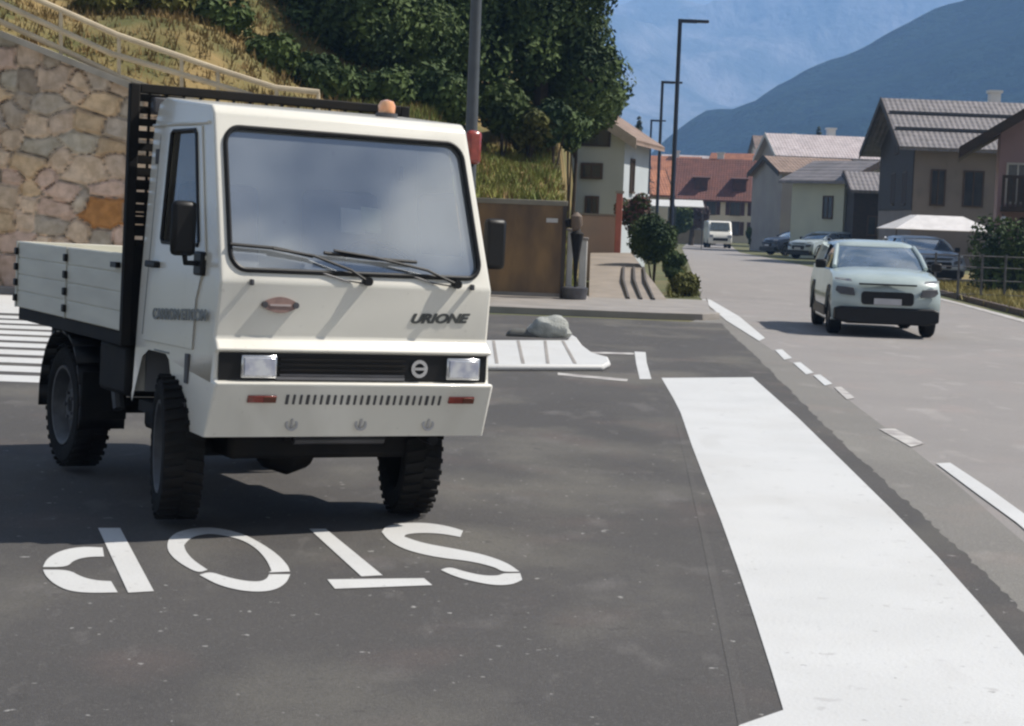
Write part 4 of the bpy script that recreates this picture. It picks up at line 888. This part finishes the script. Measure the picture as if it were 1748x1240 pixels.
# lower panel: vent slots, indicators, marks
def LP(px, py, off=0):   # on the bumper slope between (-.545,.49) and (-.655,.77)
    n = Vector((0, -(.77-.49), (-.655+.545))).normalized(); return TL(px, py, Vector((0,-.655,.77))+n*off, n)
nL = Vector((0, -(.28), -.11)).normalized(); aL = math.atan2(.11, .28)
vt = MB(); va, vb = LP(490,682), LP(750,684)
for i in range(24):
    t = i/23; c_ = va.lerp(vb, t); n = nL*.002
    vt.box(c_+n, (.011 if i % 3 else .015,.006,.052), rx=aL)
vt.build('vent_slots', M['gunmetal'], tr)
for (x0_, x1_, y0_) in ((422,471,681),(765,808,683)):
    a, b = LP(x0_, y0_), LP(x1_, y0_); m1 = (a+b)/2
    i_ = MB().box(m1+nL*.004, (b.x-a.x,.012,.038), rx=aL).build('indicator', M['red'], tr, bevel=.003)
    MB().box(m1+nL*.011+Vector(((b.x-a.x)*.27,0,0)), ((b.x-a.x)*.42,.006,.03), rx=aL).build('indicator_lens', M['amberdark'], i_)
for x in (497,615,730):
    c_ = LP(x, 724); k_ = MB(); k_.lathe([(-.002,.022),(-.002,.034),(.002,.034),(.002,.022)], c_+nL*.004, 'y', 16, closed=True); k_.box(c_+nL*.004, (.012,.004,.06), rx=aL).build('bumper_mark', M['faded_mark'] if 'faded_mark' in M else mat('faded_mark', (.52,.50,.49)), tr)
c_ = LP(740, 748); MB().tube([c_+Vector((0,0,-.01)), c_+Vector((0,.14,.0))], .03, 10).build('tow_eye', M['darksteel'], tr)
# badge with pointed ends, lettering
def FP(px, py, off): n = Vector((0, -(1.262-.985), (-.61+.575))).normalized(); return TL(px, py, Vector((0,-.61,1.262))+n*off, n)
c_ = FP(478, 521, .006); pts = []
for i in range(40):
    w = 2*PI*i/40; r = 1; x = .10*math.cos(w); z = .040*math.sin(w)*(1-.45*abs(math.cos(w))**2); pts.append(Vector((x, 0, z)))
bd = MB().prism([[p+c_ for p in pts]], (0,-.006,0)).build('badge', M['badge'], tr)
for s in (-1, 1): MB().lathe([(-.012,0),(-.012,.016),(.0,.016)], c_+Vector((s*.082,0,0)), 'y', 12).build('badge_stud', M['gunmetal'], bd)
MB().bb(c_+Vector((-.055,-.010,-.006)), c_+Vector((.055,-.006,.004))).build('badge_stripe', M['faded_badge'] if 'faded_badge' in M else mat('faded_badge', (.5,.42,.4)), bd)
def put_text(name, s, size, m, M4, parent, shear=0, bold=0):
    me = text_mesh(s, size, shear, .002, bold); me.transform(M4); me.materials.clear(); me.materials.append(m)
    o = bpy.data.objects.new(name, me); COL.objects.link(o); o.parent = parent; return o
c_ = FP(748, 545, .0022); lean = math.atan2(.035, .277)
put_text('lettering', 'URIONE', .088, M['lettering'], Matrix.Translation(c_) @ Matrix.Rotation(math.radians(-1.5), 4, 'Y') @ Matrix.Rotation(PI/2+lean, 4, 'X') @ Matrix.Diagonal((1.0,.75,1,1)), tr, .35, .004)
c_ = TL(308, 538, (-.758,0,0), (1,0,0)); c_.x = -(hw_(c_.z)+.018)
put_text('lettering', 'CARRON ETICOM', .085, M['faded'], Matrix.Translation(c_) @ Matrix.Rotation(math.radians(-3), 4, 'X') @ Matrix.Rotation(-PI/2, 4, 'Z') @ Matrix.Rotation(PI/2, 4, 'X') @ Matrix.Diagonal((1.2,.9,1,1)), tr, 0, .003)
c_ = TL(275, 600, (-.765,0,0), (1,0,0)); MB().box((-(hw_(c_.z)+.003), c_.y, c_.z), (.004,.24,.008)).build('pinstripe', M['faded'], tr)
# beacon, interior
bc = TL(660, 192, (.30,.10,0), (0,1,0)); zr = 2.155
bo_ = MB().lathe([(0,.05),(.015,.055),(.02,.045),(.06,.048),(.085,.035),(.095,0)], (bc.x,.10,zr), 'z', 20).build('beacon', M['amber'], tr, smooth=True)
MB().lathe([(-.01,0),(-.01,.06),(.02,.06),(.02,.0)], (bc.x,.10,zr), 'z', 20).build('beacon_base', M['gunmetal'], bo_)
MB().bb((-.70,-.55,.95), (.70,-.20,1.235)).build('dashboard', mat('dash_grey', (.18,.19,.20), scale=4), tr, bevel=.04)
for x in (-.36, .36):
    s_ = MB().box((x,.30,1.05), (.5,.45,.14)).build('seat', M['seat'], tr, bevel=.05); MB().box((x,.50,1.42), (.46,.11,.66), rx=-.12).build('seat_back', M['seat'], s_, bevel=.05)
MB().bb((-.70,.61,.6), (.70,.632,1.3)).build('rear_panel', M['seat'], tr)
sw_ = MB(); pc = Vector((.33,-.10,1.36)); pts = []
for i in range(25):
    w = 2*PI*i/24; pts.append(pc+Vector((.2*math.cos(w), .2*math.sin(w)*.75, .2*math.sin(w)*.55)))
sw_.tube(pts, .014, 8, cap=False); sw_.tube([pc+Vector((-.2,0,0)), pc+Vector((.2,0,0))], .012, 6); sw_.tube([pc, pc+Vector((0,-.25,-.25))], .025, 8); sw_.build('steering_wheel', M['black'], tr, smooth=True)
for (x, y, px2, m_) in ((634,376,.05,'paper'),(602,378,-.02,'white')):
    c_ = ws_px(x, y, -.04); MB().box(c_, (.11 if m_ == 'paper' else .13,.004,.13), rx=-.35, ry=.08).build('paper_sheet', M[m_], tr)
MB().box((-.05,-.33,1.25), (.5,.2,.03)).build('dash_tray', M['seat'], tr, bevel=.01)
# headboard frame behind the cab
hb = MB(); HZ = 2.26
for s in (-1, 1): hb.bb((s*.83,.665,.84), (s*.775,.715,HZ))
hb.bb((-.775,.665,HZ-.05), (.775,.715,HZ)); hb.bb((-.775,.668,1.38), (.775,.712,1.42))
hbo = hb.build('headboard_frame', M['darksteel'], tr, bevel=.006)
mesh = MB()
for s in (-1, 1):
    for i in range(12): z = 1.44+i*.066; mesh.bb((s*.775,.676,z), (s*.52,.70,z+.040))
for i in range(11): z = 1.48+i*.07; mesh.bb((-.775,.68,z), (.775,.695,z+.018))
for i in range(16): x = -.72+i*.096; mesh.bb((x,.696,1.42), (x+.014,.706,HZ-.05))
mesh.build('headboard_mesh', M['darksteel'], hbo)
MB().bb((-.775,.68,.90), (.775,.70,1.38)).build('headboard_panel', M['darksteel'], hbo)
for s in (-1, 1):   # work lamps at the top corners
    l_ = MB().bb((s*.72,.60,2.10), (s*.60,.665,2.19)).build('work_lamp', M['gunmetal'], tr, bevel=.01)
# red rear marker on right corner
p_ = TL(808, 252, (.86,.67,0), (0,1,0))
rm = MB().box(p_, (.10,.05,.20)).build('marker_lamp', M['red'], tr, bevel=.025)
MB().tube([p_+Vector((0,0,-.1)), Vector((.82,.67,p_.z-.30))], .014, 8).build('marker_arm', M['darksteel'], rm)
# bed
BW, v0, v1, z0b, z1b = .825, .72, 2.99, .918, 1.342
MB().bb((-BW+.03,v0,z0b), (BW-.03,v1-.02,z0b+.04)).build('bed_floor', M['offwhite'], tr)
for s in (-1, 1):
    sp = MB()
    hgt = (z1b-z0b)/4
    for i in range(4): sp.bb((s*BW,v0,z0b+i*hgt+.004), (s*(BW-.03),v1,z0b+(i+1)*hgt-.004))
    sp.bb((s*(BW-.006),v0+.004,z0b), (s*(BW-.024),v1-.004,z1b))
    so_ = sp.build('side_panel', M['offwhite'], tr, bevel=.004)
    for vy, w_ in ((v1-.04,.03),(1.80,.014)):
        MB().bb((s*(BW+.002),vy-w_/2,z0b+.0), (s*(BW+.008),vy+w_/2,z1b)).build('stake', M['offwhite'], so_)
        for i in range(4): MB().box((s*(BW+.012), vy, z0b+.06+i*.10), (.02,.045,.045)).build('latch', M['black'], so_, bevel=.005)
    MB().bb((s*(BW+.002),v0+.02,z1b-.08), (s*(BW+.03),v0+.12,z1b-.05)).build('front_latch', M['black'], so_)
MB().bb((-BW+.03,v1-.03,z0b), (BW-.03,v1,z1b)).build('tailgate', M['offwhite'], tr, bevel=.006)
MB().bb((-BW+.03,v0,z0b), (BW-.03,v0+.03,z1b)).build('front_board', M['offwhite'], tr, bevel=.006)
bf = MB()
for s in (-1, 1): bf.bb((s*(BW-.02),v0,z0b-.08), (s*(BW-.09),v1-.03,z0b-.003)); bf.bb((s*.36,-.45,.60), (s*.30,2.85,.74))
for v_ in (.8,1.3,1.8,2.3,2.9): bf.bb((-BW+.09,v_,z0b-.085), (BW-.09,v_+.06,z0b-.006))
for v_ in (.9,1.6,2.3): bf.bb((-.38,v_,.742), (.38,v_+.1,z0b-.09))
for s in (-1, 1): bf.bb((s*.62,v1-.22,.60), (s*.55,v1-.15,z0b-.086))
bf.build('chassis', M['darksteel'], tr, bevel=.004)
MB().bb((-.76,.78,.55), (-.42,1.30,.84)).build('battery_box', M['darksteel'], tr, bevel=.03)
MB().tube([(-.60,1.40,.42),(-.60,1.48,.58)], .035, 8).build('reflector', M['rim'], tr)
ex = MB(); ex.tube([(-.70,0,.375),(.70,0,.375)], .05, 10); ex.lathe([(-.17,.03),(-.12,.10),(0,.14),(.12,.10),(.17,.03)], (-.12,0,.36), 'x', 14); ex.bb((-.3,-.42,.45), (.25,.5,.62)); ex.build('front_axle', M['darksteel'], tr, bevel=.01)
er = MB(); er.tube([(-.70,2.05,.375),(.70,2.05,.375)], .05, 10); er.lathe([(-.17,.03),(-.12,.10),(0,.14),(.12,.10),(.17,.03)], (0,2.05,.375), 'x', 14); er.tube([(0,.2,.42),(0,2,.4)], .04, 8); er.build('rear_axle', M['darksteel'], tr)
MB().bb((-.55,-.30,.345), (.50,1.10,.498)).build('engine_sump', M['darksteel'], tr, bevel=.03)
for s in (-1, 1): MB().bb((s*.50,-.36,.50), (s*.52,.44,.82)).build('inner_guard', M['darksteel'], tr)
MB().tube([(-.25,-.42,.46),(.25,-.42,.46)], .025, 8).build('tie_rod', M['gunmetal'], tr)
MB().bb((-.74,-.40,.50), (.74,.60,.56)).build('cab_underside', M['darksteel'], tr)
for s in (-1, 1):
    fd = MB(); pts = []
    for i in range(13):
        w = math.radians(-12+i*16.5); pts.append((2.05-.46*math.cos(w), .375+.46*math.sin(w)))
    for (p, q) in zip(pts[:-1], pts[1:]):
        a_, b_ = (s*.775, s*.50); fd.add([(a_,p[0],p[1]),(b_,p[0],p[1]),(b_,q[0],q[1]),(a_,q[0],q[1])], [(0,1,2,3)])
    fd.build('mudguard', M['black'], tr, solid=.012, smooth=True)
    MB().bb((s*.77,1.575,.34), (s*.50,1.59,.62)).build('mud_flap', M['rubber'], tr)
RT = .375
def wheel(x, y, s, steer=0):
    w_ = empty('wheel', (x, y, RT), None, None); w_.parent = tr; w_.rotation_euler = (0, 0, steer)
    hw2 = .10
    t = MB(); t.lathe([(-hw2+.02,.235),(-hw2-.004,.27),(-hw2,.34),(-hw2+.02,RT-.018),(0,RT-.012),(hw2-.02,RT-.018),(hw2,.34),(hw2+.004,.27),(hw2-.02,.235)], (0,0,0), 'x', 48, closed=True)
    for i in range(36):
        w = 2*PI*i/36
        for q in (-1, 1):
            ww = w + (PI/36 if q > 0 else 0); r = RT-.008
            c_ = Vector((q*.052, r*math.cos(ww), r*math.sin(ww)))
            R_ = Matrix.Rotation(ww, 3, 'X') @ Matrix.Rotation(q*.45, 3, 'Y') if False else Matrix.Rotation(ww, 3, 'X')
            vs_ = []
            for a_ in (-1, 1):
                for b_, cc in ((-1,-1),(1,-1),(1,1),(-1,1)):
                    vs_.append(c_ + R_ @ Vector((b_*.047, a_*.014, cc*.016 + (b_*q)*.006)).xzy if False else c_ + R_ @ Vector((b_*.047, cc*.008, a_*.012 + b_*q*.009)))
            t.add(vs_, [(3,2,1,0),(4,5,6,7),(0,1,5,4),(1,2,6,5),(2,3,7,6),(3,0,4,7)])
    t.build('tyre', M['rubber'], w_, smooth=True)
    r = MB(); r.lathe([(s*.02,0),(s*.035,.05),(s*.05,.055),(s*.05,.09),(s*.015,.11),(s*.02,.19),(s*.06,.205),(s*.095,.225),(s*.098,.24),(s*.08,.245)], (0,0,0), 'x', 36); ro_ = r.build('rim', M['rim'], w_, smooth=True)
    for i in range(5):
        w = 2*PI*i/5; MB().tube([(s*.03,.075*math.cos(w),.075*math.sin(w)),(s*.065,.075*math.cos(w),.075*math.sin(w))], .011, 6).build('wheel_nut', M['gunmetal'], ro_)
for s in (-1, 1):
    wheel(-.72 if s < 0 else .61, 0, s, -.22); wheel(s*.655, 2.05, s)

# ------------------------------------------------------------------ mountains and haze
def noise2(x, y, o=5, s=1.0):
    r = 0; a = 1
    for i in range(o):
        r += a*math.sin(x*s*1.7+1.3*i+2*math.sin(y*s*.9+i))*math.cos(y*s*1.3-.7*i+1.7*math.sin(x*s*.7+2*i)); a *= .5; s *= 2.03
    return r
def ridge(name, Yr, sky_px, x0, x1, dx, ylist, fall, m, namp, nscale, label=None):
    prof = [P(px, py, Yr) for px, py in sky_px]; px_ = [p.x for p in prof]; pz_ = [p.z for p in prof]
    xs = np.arange(x0, x1, dx); vs = []
    for y in ylist:
        for x in xs:
            base = float(np.interp(x*Yr/max(y, Yr) if y > Yr else x, px_, pz_))
            g = 1-abs((y-Yr)/fall) if y < Yr else 1-abs((y-Yr)/(fall*1.5))
            g = max(-.02, g)
            z = base*g + (noise2(x/nscale, y/nscale)*namp*(g if g > 0 else 0)*(.35 if abs(y-Yr) < 1 else 1))
            vs.append((x, y, z if z < 540 else 540+(z-540)*.12))
    n = len(xs); fs = [(j*n+i, j*n+i+1, (j+1)*n+i+1, (j+1)*n+i) for j in range(len(ylist)-1) for i in range(n-1)]
    o = MB().add(vs, fs).build(name, m, smooth=True); o['kind'] = 'structure'; return o
forest = mat('forest', (.014,.026,.022), (.004,.008,.010), rough=1, scale=.035, bump=1, bscale=.12, spec=0, detail=9, lo=.4, hi=.6)
forest.node_tree.nodes['Bump'].inputs['Distance'].default_value = 8
rock = mat('rock', (.30,.30,.31), (.13,.15,.15), rough=1, scale=.006, bump=.5, bscale=.02, spec=0, detail=9, lo=.42, hi=.66, stretch=(1.6,1,.5))
rock.node_tree.nodes['Bump'].inputs['Distance'].default_value = 30
ridge('forested_hill', 1500, [(700,360),(1040,330),(1120,270),(1165,238),(1250,195),(1310,158),(1380,120),(1430,98),(1480,75),(1540,42),(1600,10),(1660,-12),(1748,-48),(2200,-160),(4000,-300)], -60, 1300, 10, list(np.arange(800,1500,50))+[1500]+list(np.arange(1540,2300,60)), 720, forest, 14, 90)
ridge('mountain', 4400, [(-3000,-100),(300,-40),(900,14),(1040,17),(1120,24),(1200,20),(1260,12),(1320,-2),(1420,-40),(1560,-70),(1748,-100),(4000,-300)], -1500, 2600, 30, list(np.arange(2700,4400,90))+[4400]+list(np.arange(4480,5200,80)), 1750, rock, 60, 330)
hz = MB().bb((-2700,-70,-12), (2700,5400,640)).build('haze', bpy.data.materials.new('haze')); hz['kind'] = 'stuff'; hz['label'] = 'pale blue valley haze over the distant slopes'; hz['category'] = 'haze'
hm = hz.data.materials[0]; hm.use_nodes = True; hm.node_tree.nodes.clear()
ho = hm.node_tree.nodes.new('ShaderNodeOutputMaterial'); pv = hm.node_tree.nodes.new('ShaderNodeVolumePrincipled')
pv.inputs['Color'].default_value = (.33,.58,1,1); pv.inputs['Density'].default_value = 3.4e-4; pv.inputs['Anisotropy'].default_value = .0
hm.node_tree.links.new(pv.outputs[0], ho.inputs['Volume'])
